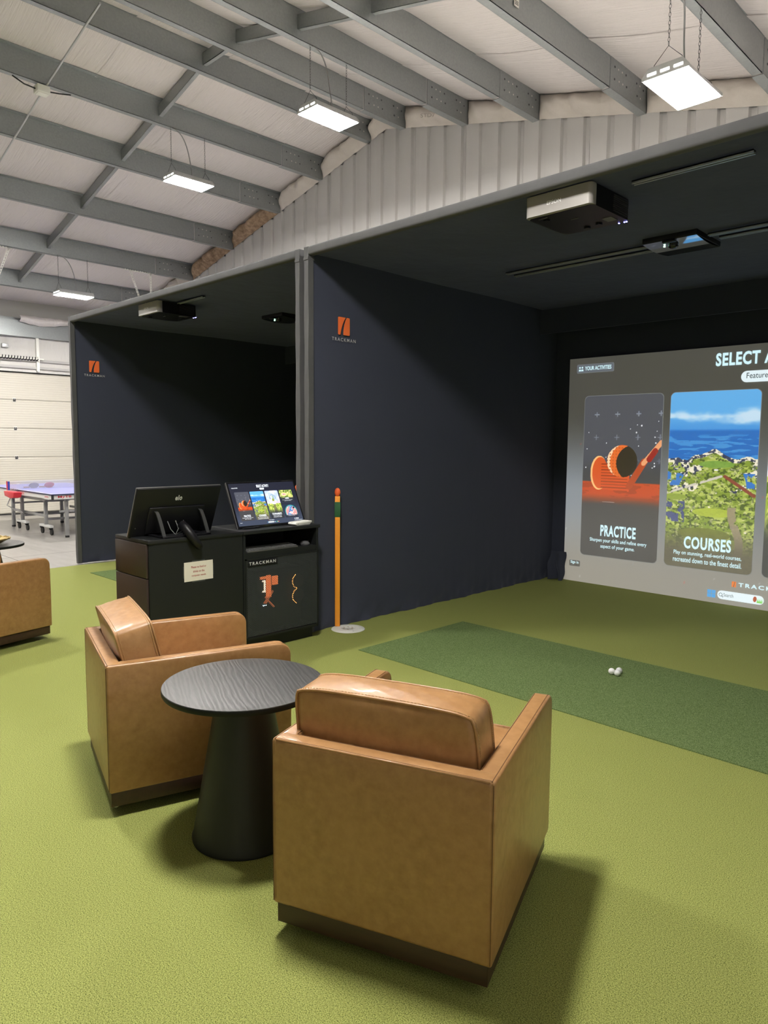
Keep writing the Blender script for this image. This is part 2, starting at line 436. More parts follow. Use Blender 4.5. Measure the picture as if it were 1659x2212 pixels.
# door spring
sp = thing('door_spring', 'black coiled torsion spring on a white shaft above the garage door', 'spring', (XL+.21, 4.2, 3.225))
pts = [(.034*math.cos(t*2*math.pi*26), 1.5*t, .034*math.sin(t*2*math.pi*26)) for t in [i/520 for i in range(521)]]
MB().tube(pts, .009, 5).build('spring_coil', blackp, sp, smooth=True)
MB().tube([(0,-.3,0),(0,1.62,0)], .018, 10).build('shaft', whitep, sp, smooth='auto')
MB().box((-.05, 1.50, -.05), (.03, 1.53, .05)).build('end_bracket', whitep, sp)

# garage door
gd = struct(MB().box((XL-.02, 1.6, 2.94), (XL+.06, 7.7, 2.985)).build('door_1', pm('door_seal_black', (.02,.02,.02), .7)))
MB().box((XL-.02, 1.6, -.012), (XL+.05, 7.7, .012)).build('bottom_seal', rubber, gd)
zs = [.012, .595, 1.183, 1.780, 2.372, 2.938]
for i in range(5):
    m_ = MB(); a, b = zs[i]+.003, zs[i+1]-.003; nn = 24; vs = []; fs = []
    for k in range(nn+1):
        z = a + (b-a)*k/nn; xx = XL + .045 + (.0025 if k % 2 else 0) - (.010 if k in (0, nn) else 0)
        vs += [(xx, 1.62, z), (xx, 7.68, z)]
    m_.add(vs, [(2*k, 2*k+1, 2*k+3, 2*k+2) for k in range(nn)])
    m_.box((XL-.01, 1.62, a), (XL+.03, 7.68, b))
    m_.build('door_panel', door_m, gd)
for z in (2.368, 1.778, 1.182, .595):
    for y in (5.26, 2.6):
        h = MB().box((XL+.046, y-.032, z-.042), (XL+.052, y+.032, z+.042)).build('hinge', whitep, gd)
        MB().box((XL+.052, y-.026, z-.032), (XL+.062, y+.026, z-.008)).box((XL+.052, y-.024, z+.006), (XL+.060, y-.006, z+.03)).box((XL+.052, y+.006, z+.006), (XL+.060, y+.024, z+.03)).tube([(XL+.060, y-.03, z), (XL+.060, y+.03, z)], .006, 6).build('hinge_knuckle', pm('hinge_dark', (.06,.06,.06), .5, metal=.5), h)

# insulation batts stuffed between purlin ends over the gable liner
def batt(x0, x1, mat, seed, bulge=.10):
    rr = random.Random(seed); ph = [rr.uniform(0, 6.28) for _ in range(8)]; L = x1 - x0; nb = max(1, round(L/.5))
    def fn(u, v):
        xx = x0 + L*u; a = math.pi*(v - .0)*1.0; e = (math.sin(math.pi*u)**.35)
        lump = .60 + .40*abs(math.sin(math.pi*u*nb+.35*math.sin(v*3+ph[5])))**.6 + .08*math.sin(u*13+ph[0]+v*2)
        out = bulge*math.sin(a)*e*lump + .006*math.sin(v*9+ph[2]+u*25*L) + .007*math.sin(u*31*L+ph[3]+v*5)
        return (xx, YG - .005 - max(out, 0) - .0, zb(xx) + .0 + (PD-.015)*(v + .05*math.sin(u*9+ph[4])*math.sin(math.pi*v)))
    return MB().grid(max(10, int(L*26)), 16, fn).build('insulation_batt', mat, None, smooth=True, solid=1)
names = [(0,'far left end beside the eave'),(1,'second from the eave'),(2,'half hidden behind the bay roof'),(3,'torn and brown, lowest in view'),(4,'torn and brown under the fourth beam end'),(5,'smooth and off-white, left of the ridge'),(6,'short piece right at the ridge'),(7,'off-white with a printed mark, right of the ridge'),(8,'plump off-white beside the printed one'),(9,'long plump off-white behind the square lamp'),(10,'partly behind the large bright lamp'),(11,'at far right edge of the gable'),(12,'at the right wall corner')]
ex = [XL+.25] + PX + [XRW-.02]
for i in range(len(ex)-1):
    brown = i in (2, 3)
    b_ = batt(ex[i]+.02, ex[i+1]-.02, batt_brown if brown else batt_white, 50+i, .19 if i < 7 else .17)
    lab = {0:'off-white insulation batt at the lowest left end of the gable, by the eave', 1:'off-white insulation batt second up from the left eave',
           2:'brown torn insulation batt just above the left bay roof', 3:'brown torn insulation batt one gap above the lower brown one',
           4:'smooth off-white insulation roll directly above the brown torn ones', 5:'off-white insulation roll just left of the roof ridge',
           6:'small insulation piece tucked right under the roof ridge', 7:'off-white insulation batt with a printed mark, first right of the ridge',
           8:'plump off-white insulation batt second right of the ridge', 9:'long off-white insulation batt third right of the ridge',
           10:'off-white insulation batt behind the large square lamp', 11:'off-white insulation batt at the upper right edge',
           12:'off-white insulation batt in the right wall corner'}[i]
    tag(b_, lab, 'insulation', 'insulation batts along the gable')
    if i == 7:
        t_ = MB(); text_on(t_, 'STD7', (-6.98, YG-.185, 5.985), (1,0,-.25), (0,0,1), width=.26, height=.05)
        t_.build('printed_mark', pm('faint_ink', (.34,.31,.28), .8), b_)

# ================================================================== LAMPS
def chain(mb, x, y, z0, z1, link=.034):
    n = max(2, int(abs(z1-z0)/(link*.78))); st = (z1-z0)/n
    for k in range(n):
        zc = z0 + st*(k+.5); h = abs(st)*.62; a = k % 2
        ring = []
        for t in range(8):
            an = 2*math.pi*t/8; d = .0075*math.cos(an); zz = zc + h*math.sin(an)
            ring.append((x + (d if a else 0), y + (0 if a else d), zz))
        mb.tube(ring, .0019, 4, closed=True)
def lamp(x, y, ztop, label):
    t = thing('high_bay_light', label, 'lamp', (x, y, ztop - .67), 0, 'high bay lights hung on chains from the purlins')
    W, L, H = .165, .30, .075
    prof = [(-W, 0), (W, 0), (W, .02), (W*.72, H), (-W*.72, H), (-W, .02)]
    MB().prism(prof, (0, -L, 0), (1,0,0), (0,0,1), (0,1,0), 2*L).build('housing', lamp_body, t)
    for yy in (-L-.004, L):
        MB().prism([(a*1.03, b*1.02) for a, b in prof], (0, yy, 0), (1,0,0), (0,0,1), (0,1,0), .004).build('end_plate', lamp_body, t)
    sl = MB()
    for k in (-1, 0, 1): sl.box((k*.095-.032, -L-.0065, .022), (k*.095+.032, -L-.0045, .040))
    sl.build('end_vent', glow('vent_glow', LAMP_COL, 6), t)
    MB().box((-W+.008, -L+.008, -.006), (W-.008, L-.008, -.0005)).build('lens', lens, t)
    for yy in (-L+.04, L-.04):
        w_ = MB().tube([(-.11, yy, H*.9), (-.10, yy, H+.03), (0, yy, H+.13), (.10, yy, H+.03), (.11, yy, H*.9)], .0022, 5).build('wire_hanger', black, t, smooth=True)
        c_ = MB(); chain(c_, 0, yy, H+.13, .67); c_.build('chain', black if False else chrome_dark, t, smooth=True)
    pts = []
    for k in range(17):
        s_ = k/16; pts.append((.0 + .02*math.sin(s_*6), -L+.06 + .30*math.sin(s_*math.pi*.5)**1.0 , .67 - (.67-H)*(s_**1.7)))
    MB().tube(pts, .007, 7).build('power_cable', pm('grey_cable', (.25,.25,.25), .5), t, smooth=True)
    return t
chrome_dark = pm('dark_steel_chain', (.10,.10,.10), .4, metal=.6)
rows = [5.43, 1.55]
cols = [-13.3, -9.28, -6.31, -2.37]
lab = {(5.43,-2.37): 'large bright square lamp hanging on chains at the upper right, nearest', (5.43,-6.31): 'bright lamp on chains just left of the ribbed gable, second largest',
       (5.43,-9.28): 'lamp on chains in the middle of the left roof slope', (5.43,-13.3): 'smallest and lowest hanging lamp, above the left bay corner'}
rn = {1.55: 'row over the armchairs', -6.0: 'row behind the viewer'}
cn = {-13.3: 'by the garage wall', -9.28: 'left of the ridge', -6.31: 'right of the ridge', -2.37: 'by the right wall'}
first = None
for y in rows:
    for x in cols:
        l_ = lab.get((y, x)) or f'hanging lamp {cn[x]}, {rn[y]}'
        if first is None: first = lamp(x, y, zb(x), l_); zz0 = 1
        else: dup(first, (x, y, zb(x)-.67), 0, l_)

# conduit with its box
cdm = MB()
pp = [(PX[0], zb(PX[0]))] + [(x_, zb(x_)) for x_ in PX[1:6]] + [(XRIDGE-.1, zb(XRIDGE-.1))]
cdm.tube([(XL+.1, 3.54, zb(XL)-.02), (-9.30, 3.54, zb(-9.30)-.02), (-7.75, 3.54, zb(-7.95)-.02)], .012, 8)
tag(cdm.build('conduit', lamp_body, None, smooth='auto'), 'thin grey conduit running down the left roof slope under the beams', 'conduit')
jb = thing('junction_box', 'white junction box with black cables on the conduit under a beam', 'electrical box', (-9.30, 3.50, zb(-9.3)-.11))
MB().box((-.07,-.075,0), (.07,.075,.085)).build('box_body', whitep, jb, bevel=.01)
MB().box((-.055,-.06,-.006), (.055,.06,0)).build('cover_plate', whitep, jb, bevel=.003)
MB().tube([(0,-.075,.04),(0,-.2,.05),(0,-.33,.10)], .008, 6).build('cable', rubber, jb, smooth=True)
MB().tube([(0,.075,.05),(0,.20,.07),(0,.34,.10)], .008, 6).build('cable', rubber, jb, smooth=True)
MB().tube([(-.3,.0,.13),(-.2,-.45,.12),(-.02,-.9,.11)], .006, 6).build('cable', rubber, jb, smooth=True) if 0 else None
# warning label on the second-last beam
tg = thing('beam_tag', 'small white printed paper tag on the upper right roof beam', 'tag', (-3.815, 5.38, zb(-3.82)+.15))
MB().box((0,-.035,-.06), (.002,.035,.06)).build('tag_paper', whitep, tg)
t_ = MB(); text_on(t_, '16', (.003,-.025,.0), (0,1,0), (0,0,1), width=.05, height=.04)
for k in range(3): t_.box((.0025,-.025,-.02-.012*k), (.0032,.025,-.015-.012*k))
t_.build('tag_print', blackp, tg)

# perforated angle braces hanging from the left beams
def perf(mb, a, b, wd=.038):
    a, b = Vector(a), Vector(b); d = (b-a); L = d.length; d.normalize()
    sx = Vector((0,1,0)) if abs(d.y) < .9 else Vector((0,0,1))
    sx = (sx - d*sx.dot(d)).normalized(); nrm = d.cross(sx)
    n = int(L/.05)
    for k in range(n):   # strap pieces between slots
        p0 = a + d*(k*.05)
        def bx(u0,u1,v0,v1):
            q = [p0+d*u0+sx*v0, p0+d*u1+sx*v0, p0+d*u1+sx*v1, p0+d*u0+sx*v1]; q2 = [v_+nrm*.003 for v_ in q]
            mb.add(q+q2, [(3,2,1,0),(4,5,6,7),(0,1,5,4),(1,2,6,5),(2,3,7,6),(3,0,4,7)])
        bx(0,.05,-wd/2,-wd/2+.012); bx(0,.05,wd/2-.012,wd/2); bx(0,.018,-wd/2+.012,wd/2-.012)
for nm, yo, lb in (('a', 6.45, 'white perforated steel hanger coming down behind the left bay roof'), ('b', 3.86, 'white perforated steel hanger at the far left edge above the lamp')):
    br = thing('track_hanger', lb, 'bracket', (-13.30, yo, zb(-13.3)), 0, 'perforated door-track hangers')
    m_ = MB(); perf(m_, (-.06,-.02,-.012), (-.06,.57,-.012)); m_.build('top_angle', whitep, br)
    m_ = MB(); perf(m_, (-.06,.08,-.02), (-.06+(.0),.30,-.62)) if nm == 'a' else perf(m_, (-.06,.53,-.02), (-.06,.30,-.62)); m_.build('brace_strap', whitep, br)
    m_ = MB(); perf(m_, (-.06,.50 if nm == 'a' else .05,-.02), (-.06,.50 if nm == 'a' else .05,-.62)); m_.build('vertical_strap', whitep, br)

# ================================================================== SIMULATOR BAYS
BH = 3.02
def hemmed(x, y0, y1, z1, seed, nrm=1):
    """side wall cloth, flat above and rumpled at the floor"""
    rr = random.Random(seed); ph = [rr.uniform(0,6.28) for _ in range(6)]
    zl = [0,.02,.045,.075,.11,.16,.24,.36,.6,1,1.5,2,2.5,z1]
    ny = 150; vs = []
    for z in zl:
        for k in range(ny+1):
            y = y0 + (y1-y0)*k/ny
            a = math.exp(-z/.07)*.008 + math.exp(-z/.4)*.003
            d = a*(.6+.9*math.sin(y*9+ph[0]+z*20)+.7*math.sin(y*23+ph[1]-z*35)+.4*math.sin(y*51+ph[2]))
            vs.append((x + nrm*(max(d, -.008) + .012*math.sin(math.pi*min(z/1.5,1))*math.sin(y*1.3+ph[3])*.4), y, max(z, .001)))
    n = ny+1
    return [(p) for p in vs], [(j*n+i, j*n+i+1, (j+1)*n+i+1, (j+1)*n+i) for j in range(len(zl)-1) for i in range(ny)]
def logo(parent, x, yc, zt, s=1.0):
    """orange square with the curved stroke, and the word under it, on a wall facing +x"""
    W, H = .128*s, .142*s; e = x + .0035
    def pl(poly, m): MB().prism(poly, (e, yc-W/2, zt-H), (0,1,0), (0,0,1), (1,0,0), .0012).build(m[1], m[0], parent)
    curve = [(.40,0),(.44,.25),(.52,.5),(.62,.72),(.76,.9),(.80,1)]
    cr = [(.62*W+0, 0)]
    left = [(0+.06*W,0),(.20*W,0)] + [((.20+.0*k)*W, 0) for k in ()] 
    cL = [(.20,0),(.27,.28),(.37,.55),(.50,.80),(.66,1)]; cR = [(.45,0),(.46,.28),(.53,.58),(.63,.82),(.74,1)]
    def rc(cx, cy, r, a0, a1, n=4): return [(cx+r*math.cos(math.radians(a0+(a1-a0)*k/n)), cy+r*math.sin(math.radians(a0+(a1-a0)*k/n))) for k in range(n+1)]
    r = .07
    A = rc(r, r, r, 180, 270) + cL + rc(r, 1-r, r, 90, 180)
    B = rc(1-r, r, r, 270, 360) + rc(1-r, 1-r, r, 0, 90) + cR[::-1]
    pl([(a*W, b*H) for a, b in A], (logo_or, 'logo_mark')); pl([(a*W, b*H) for a, b in B], (logo_or, 'logo_mark'))
    t_ = MB(); text_on(t_, 'TRACKMAN', (e+.0015, yc-.13*s, zt-H-.052*s), (0,1,0), (0,0,1), width=.26*s, height=.027*s, bold=.005)
    t_.build('logo_lettering', logo_wh, parent)

def bay(x0, x1, label, seed):
    b = thing('simulator_enclosure', label, 'enclosure', ((x0+x1)/2, 3.66, 0)); ox = (x0+x1)/2; 
    def L(p): return p
    def B(m, nm, mt, **k):
        m.v = [(v[0]-ox, v[1]-3.66, v[2]) for v in m.v]; return m.build(nm, mt, b, **k)
    Y0, Y1 = 3.66, 7.32
    vs, fs = hemmed(x0+.03, Y0+.02, Y1, BH, seed); B(MB().add(vs, fs), 'side_curtain', fabric, smooth=True, solid=1)
    B(MB().box((x0+.0, Y0+.04, .002), (x0+.018, Y1, BH)), 'side_backing', fabric)
    vs, fs = hemmed(x1-.03, Y0+.02, Y1, BH, seed+3, -1); B(MB().add(vs, [q[::-1] for q in fs]), 'side_curtain', fabric, smooth=True, solid=1)
    B(MB().box((x1-.018, Y0+.04, .002), (x1, Y1, BH)), 'side_backing', fabric)
    rr = random.Random(seed); p1, p2 = rr.uniform(0,6), rr.uniform(0,6)
    B(MB().grid(40, 40, lambda u, v: (x0+.03+(x1-x0-.06)*u, Y0+.03+(Y1-Y0-.03)*v, BH-.012-.012*math.sin(math.pi*u)*math.sin(math.pi*v)-.006*math.sin(u*9+p1+v*5)*math.sin(v*7+p2))), 'roof_cloth', fabric, smooth=True, solid=1)
    B(MB().box((x0, Y0+.03, BH+.0), (x1, Y1, BH+.012)), 'roof_backing', roof_top)
    # valance: the roof drops a little ahead of the back curtain
    B(MB().box((x0+.03, 6.92, 2.74), (x1-.03, 6.935, BH-.02)), 'valance', fabric)
    B(MB().grid(60, 8, lambda u, v: (x0+.03+(x1-x0-.06)*u, 7.28 - .012*math.sin(u*60)*(1-v), .001+(BH-.01)*v)), 'back_curtain', fabric, smooth=True, solid=1)
    # frame sleeves
    B(MB().box((x0+.045, Y0-.025, 2.985), (x1-.045, Y0+.035, 3.055)), 'top_sleeve', sleeve, bevel=.018, seg=3)
    for xx in (x0, x1-.052):
        zz = [0.0] + [k*.12 for k in range(1, 25)] + [3.05]
        m_ = MB(); vs = []; fs = []
        for k, z in enumerate(zz):
            w_ = .052; o_ = .0025*math.sin(z*11+seed+xx*3)
            c = [(xx, Y0-.022+o_), (xx+w_, Y0-.022-o_), (xx+w_, Y0+.03), (xx, Y0+.03)]
            vs += [(a, b_, z+.001) for a, b_ in c]
        for k in range(len(zz)-1):
            for t in range(4): fs.append((4*k+t, 4*k+(t+1) % 4, 4*k+4+(t+1) % 4, 4*k+4+t))
        fs += [(3,2,1,0), tuple(4*(len(zz)-1)+t for t in range(4))]
        B(m_.add(vs, fs), 'post_sleeve', sleeve, bevel=.0)
        B(MB().box((xx-.002, Y0-.026, 2.955), (xx+.054, Y0+.036, 2.975)), 'sleeve_strap', sleeve)
    return b, ox
bR, oxR = bay(-4.522, 0.02, 'right black simulator enclosure with the lit projection screen inside', 3)
bL, oxL = bay(-9.105, -4.580, 'left black simulator enclosure seen past the computer stands', 11)
for b_, ox, xw, yc, zt in ((bR, oxR, -4.492, 4.018, 2.562), (bL, oxL, -9.075, 3.925, 2.540)):
    logo(b_, xw-ox+.008, yc-3.66, zt)

# loose cloth bunched at the foot of the curtain beside the screen
MB().grid(14, 10, lambda u, v: (-4.45+.20*u+.01*math.sin(v*9), 7.20-.05*math.sin(u*9+v*3)*(1-v)-.05*(1-v), .004+.32*v)).build('curtain_fold', fabric, None, smooth=True, solid=1)
cf = bpy.data.objects['curtain_fold']; tag(cf, 'black cloth bunched at the floor left of the lit screen', 'curtain')

# sensors, projectors, rails ------------------------------------------------
def projector(x, y, z, label):
    t = thing('projector', label, 'projector', (x, y, z), 0, 'ceiling projectors')
    W, D, H = .218, .24, .122
    def rrect(w_, y0, y1, r): 
        o = []
        for cx_, cy_, a in ((w_-r, y0+r, 270), (w_-r, y1-r, 0), (-w_+r, y1-r, 90), (-w_+r, y0+r, 180)):
            for k in range(5):
                an = math.radians(a + 90*k/4); o.append((cx_+r*math.cos(an), cy_+r*math.sin(an)))
        return o
    MB().prism(rrect(W-.002, .030, .46, .03), (0,0,.004), (1,0,0), (0,1,0), (0,0,1), H-.004).build('body', blackp, t, smooth='auto')
    MB().prism(rrect(W, 0, .075, .028), (0,0,.006), (1,0,0), (0,1,0), (0,0,1), H-.006).build('front_cover', silver, t, smooth='auto')
    v = MB()
    for k in range(9): v.box((W-.003, .25, .018+k*.011), (W+.003, .43, .0225+k*.011))
    v.build('vent_slats', pm('vent_grey', (.05,.05,.055), .4), t)
    tx = MB(); text_on(tx, 'EPSON', (-.02, -.0022, .052), (1,0,0), (0,0,1), width=.092, height=.022, bold=.006, align='C'); tx.build('lettering', pm('bright_lettering', (.95,.95,.95), .5), t)
    u = MB().box((-.16, .06, .0005), (-.10, .064, .0035)).box((-.02, .19, .0005), (.03, .194, .0035)).box((.12,.30,.001),(.18,.38,.0035)); u.build('underside_label', pm('label_grey', (.13,.13,.14), .5), t)
    ft = MB()
    for a, b_ in ((-.13,.10),(.06,.38),(-.03,.40)): ft.lathe([(.02,-.006),(.02,.004)], 14, (a, b_, 0))
    ft.build('levelling_foot', blackp, t)
    ld = MB()
    for a in (.15,.185,.198): ld.box((a-.003,.452,.001), (a+.003,.4625,.006))
    ld.build('status_led', led_blue, t)
    MB().box((-.10,.12,H+.004), (.08,.30,H+.016)).box((-.03,.17,H+.01), (.01,.23,H+.05) if 0 else (.01,.23,H+.03)).build('ceiling_mount', blackp, t)
    MB().tube([(-.07,.05,H+.0),(-.075,.02,H+.012),(-.06,.0,H+.03),(-.05,.04,H+.05 if 0 else H+.032)], .004, 6).build('cable', whitep, t, smooth=True)
    kn = MB()
    for a, b_ in ((.02,.11),(.05,.11),(.08,.12),(.11,.13)): kn.sphere((a,b_,H+.012), .007, 8)
    kn.build('mount_screw', chrome, t)
    return t
pr1 = projector(-2.335, 3.735, 2.876, 'silver-fronted projector hanging inside the right bay, near and large')
pr2 = dup(pr1, (-7.27, 3.735, 2.876), 0, 'silver-fronted projector hanging inside the left bay, small')
def sensor(x, y, z, label):
    t = thing('launch_sensor', label, 'sensor', (x, y, z), 0, 'ceiling launch sensors')
    def f(u, v):
        a = -.19+.38*u; b_ = .42*v
        return (a, b_, -.004 - .015*math.sin(math.pi*v) )
    MB().grid(12, 12, f).build('gloss_cover', pm('mirror_gloss', (.55,.58,.62), .06, metal=.95), t, smooth=True, solid=1)
    MB().box((-.192,-.004,-.002), (.192,.424,.05)).build('body', blackp, t, bevel=.004)
    MB().sphere((-.01,.10,-.022), (.035,.035,.022), 16).build('camera_dome', blackgloss, t, smooth=True)
    MB().box((-.075,.085,-.0235), (-.065,.095,-.017)).build('status_led', glow('led_green', (.4,1,.6), 10), t)
    MB().box((-.045,-.012,-.020), (.045,.03,.0)).build('camera_mount', blackp, t, bevel=.004)
    return t
sn = sensor(-2.25, 5.04, 2.965, 'glossy dark ceiling sensor reflecting the screen in the right bay')
dup(sn, (-6.85, 5.04, 2.965), 0, 'dim ceiling sensor in the left bay near its right edge')
rail_m = pm('ceiling_rail_aluminium', (.42,.45,.48), .35, metal=.5)
def rail(x0, x1, y, z, label):
    t = thing('ceiling_rail', label, 'rail', (x0, y, z), 0, 'ceiling rails of the bays')
    MB().box((0,-.018,-.006), (x1-x0,-.010,.010)).build('rail_flange', rail_m, t)
    MB().box((0,.010,-.006), (x1-x0,.018,.010)).build('rail_flange', rail_m, t)
    MB().box((0,-.018,.004), (x1-x0,.018,.012)).build('rail_web', blackp, t)
rail(-1.96, -1.33, 3.905, 2.985, 'short rail on the right bay ceiling near its front edge')
rail(-2.03, -.5, 5.17, 2.975, 'front one of two long lit rails right of the glossy sensor')
rail(-2.0, -.5, 5.29, 2.975, 'rear one of two long lit rails right of the glossy sensor')
rail(-3.7, -2.46, 5.17, 2.975, 'front one of two dim rails left of the glossy sensor')
rail(-3.7, -2.46, 5.29, 2.975, 'rear one of two dim rails left of the glossy sensor')
rail(-7.0, -6.5, 3.95, 2.985, 'short faint rail on the left bay ceiling')

# ================================================================== PROJECTED PICTURE
def vnoise(x, y, seed=0):
    xi = np.floor(x).astype(int); yi = np.floor(y).astype(int); xf = x-xi; yf = y-yi
    def h(a, b):
        n = (a*374761393 + b*668265263 + seed*2147001325) & 0xffffffff; n = ((n ^ (n >> 13))*1274126177) & 0xffffffff
        return ((n ^ (n >> 16)) & 0xffff)/65535.
    u = xf*xf*(3-2*xf); v = yf*yf*(3-2*yf)
    return (h(xi,yi)*(1-u)+h(xi+1,yi)*u)*(1-v) + (h(xi,yi+1)*(1-u)+h(xi+1,yi+1)*u)*v
def fbm(x, y, seed=0, o=4):
    s = 0; a = .5; t = 0
    for k in range(o): s = s + a*vnoise(x*2**k, y*2**k, seed+k); t += a; a *= .5
    return s/t
def mixc(img, c, m):
    m = np.clip(m, 0, 1)[..., None]; return img*(1-m) + np.array(c, float)*m
def sm(a, b, x): 
    t = np.clip((x-a)/(b-a), 0, 1); return t*t*(3-2*t)
def seg(x, y, x0, y0, x1, y1):
    dx, dy = x1-x0, y1-y0; t = np.clip(((x-x0)*dx+(y-y0)*dy)/(dx*dx+dy*dy), 0, 1); return np.hypot(x-x0-t*dx, y-y0-t*dy)
def art_iron(x, y, asp):
    # x 0..1, y 0..1 downwards, asp = height/width
    Y = y*asp; img = np.zeros(x.shape+(3,)); img[:] = (74,76,86)
    img = mixc(img, (78,74,66), sm(.60*asp, .72*asp, Y)); img = mixc(img, (56,56,60), sm(.38*asp,.5*asp,Y)*.8)
    for r_ in range(3):
        for c_ in range(4):
            px_, py_ = .17+.27*c_, (.115+.14*r_)*asp
            m = (np.minimum(np.abs(x-px_), np.abs(Y-py_)) < .006) & (np.maximum(np.abs(x-px_), np.abs(Y-py_)) < .032)
            img = mixc(img, (150,158,172), m*(.7-.15*r_))
    rr = random.Random(5)
    for k in range(26):
        a, b_ = rr.uniform(.02,.98), rr.uniform(.16,.52)*asp; img = mixc(img, (225,225,230), (np.hypot(x-a, Y-b_) < rr.choice((.006,.008,.010)))*1.)
    fl_ = sm(.525*asp, .535*asp, Y)*(1-sm(.60*asp,.68*asp,Y)); img = mixc(img, (196,70,22), fl_)
    img = mixc(img, (150,48,14), fl_*(fbm(x*6, Y*20, 3) > .55)*.6)
    # club head
    head = ((x-.22)/.115)**2 + ((Y-.475*asp)/.21)**2 < 1
    body = (x > .22) & (x < .62) & (Y > (.405*asp) + .20*(x-.22)) & (Y < .575*asp+.04*(x-.2))
    hd = head | body
    img = mixc(img, (214,84,30), hd*1.)
    img = mixc(img, (255,190,120), (head & (((x-.235)/.105)**2+((Y-.475*asp)/.195)**2 > 1))*1.)
    gr = body & (x > .25) & (x < .60) & (np.mod(Y, .036) < .012); img = mixc(img, (150,46,16), gr*1.)
    sh = seg(x, Y, .62, .55*asp, .80, .40*asp) < .040; img = mixc(img, (180,70,30), sh*1.)
    sh = seg(x, Y, .79, .41*asp, 1.0, .285*asp) < .028; img = mixc(img, (236,160,110), sh*1.)
    sh = seg(x, Y, .86, .385*asp, .93, .335*asp) < .034; img = mixc(img, (150,30,26), sh*1.)
    d = np.hypot(x-.52, Y-.40*asp)
    img = mixc(img, (40,30,22), (d < .195)*1.)
    lit = (d < .195) & (np.hypot(x-.66, Y-.41*asp) > .215)
    img = mixc(img, (235,110,40), lit*1.); img = mixc(img, (255,214,170), (lit & (np.hypot(x-.60, Y-.405*asp) > .235))*1.)
    dm = lit & (np.hypot(np.mod(x*26, 1)-.5, np.mod(Y*26, 1)-.5) < .28); img = mixc(img, (160,70,30), dm*.7)
    m = (np.abs(Y-.655*asp) < .004) & (np.abs(x-.36) < .08); img = mixc(img, (200,190,180), m*.8)
    return img
def art_coast(x, y, asp):
    Y = y*asp; img = np.zeros(x.shape+(3,)); img[:] = (92,170,228)
    img = mixc(img, (60,140,214), sm(.1,.25,y)*(1-sm(.25,.3,y)))
    cl = fbm(x*3.2, Y*5.5, 9)*(1-np.abs(y-.14)/.10); img = mixc(img, (205,226,240), sm(.30,.55,cl)*.9)
    img = mixc(img, (28,104,186), sm(.205,.225,y)); wv = fbm(x*5, Y*42, 4); img = mixc(img, (70,150,214), (wv > .58)*sm(.22,.26,y)*.8)
    ridge = .375 - .055*np.exp(-((x-.52)/.16)**2) - .012*np.exp(-((x-.9)/.12)**2) + .035*(fbm(x*9, x*0, 6)-.5)
    land = y > ridge
    rock = fbm(x*34, Y*42, 2, 3); base = np.zeros(img.shape); base[:] = (96,98,108)
    base = mixc(base, (240,232,205), sm(.46,.52,rock)); base = mixc(base, (44,52,84), sm(.42,.36,rock)*.9)
    img = np.where(land[..., None], base, img)
    g = .6*fbm(x*6+3, Y*9, 12)+.4*fbm(x*22, Y*30, 14); gm = sm(.42,.52,g + .25*np.exp(-((x-.55)/.22)**2)*(y < .56) + .25*(y > .56) - .05) * sm(.0,.02,y-ridge-.012)
    gc = np.zeros(img.shape); gc[:] = (128,150,50); gc = mixc(gc, (178,192,92), sm(.4,.65,fbm(x*14, Y*22, 21))); gc = mixc(gc, (66,84,36), sm(.54,.62,fbm(x*34, Y*48, 31))*.9); gc = mixc(gc, (222,214,176), sm(.60,.72,fbm(x*30, Y*46, 77))*.5)
    img = np.where((gm > .5)[..., None] & land[..., None], gc, img)
    w_ = ((x < .16+.05*np.sin(Y*9)) | (x > .84+.06*np.sin(Y*7))) & (y > .45) & (y < .53) ; img = mixc(img, (56,120,196), w_*(fbm(x*16, Y*16, 17) < .6)*1.)
    pth = seg(x, Y, .0, .575*asp, .62, .47*asp) < .014; img = mixc(img, (206,200,184), (pth & (fbm(x*20,Y*20,7) > .35))*1.)
    pth = seg(x, Y, .66, .47*asp, .98, .57*asp) < .018; img = mixc(img, (140,70,56), pth*1.)
    for (cx_, cy_, a, b_, c) in ((.56,.405,.20,.040,(120,160,66)), (.55,.675,.24,.05,(172,188,60)), (.10,.595,.14,.035,(142,162,60)), (.45,.80,.30,.07,(112,122,40))):
        m = ((x-cx_)/a)**2 + ((Y-cy_*asp)/(b_*asp*.5))**2 < 1; img = mixc(img, c, m*.9)
    img = mixc(img, (240,240,230), ((np.abs(x-.56) < .022) & (np.abs(y-.435) < .004))*1.)
    bl = (fbm(x*18, Y*18, 40) > .52) & (x < .22) & (y > .62) & (y < .74); img = mixc(img, (60,70,130), bl*.9)
    pth = (np.abs(x-.80-.05*np.sin(Y*8)) < .045) & (y > .64); img = mixc(img, (150,136,112), pth*(fbm(x*12,Y*12,44) > .42)*.9)
    img = mixc(img, (84,78,64), sm(.74,.93,y)*.92)
    return img
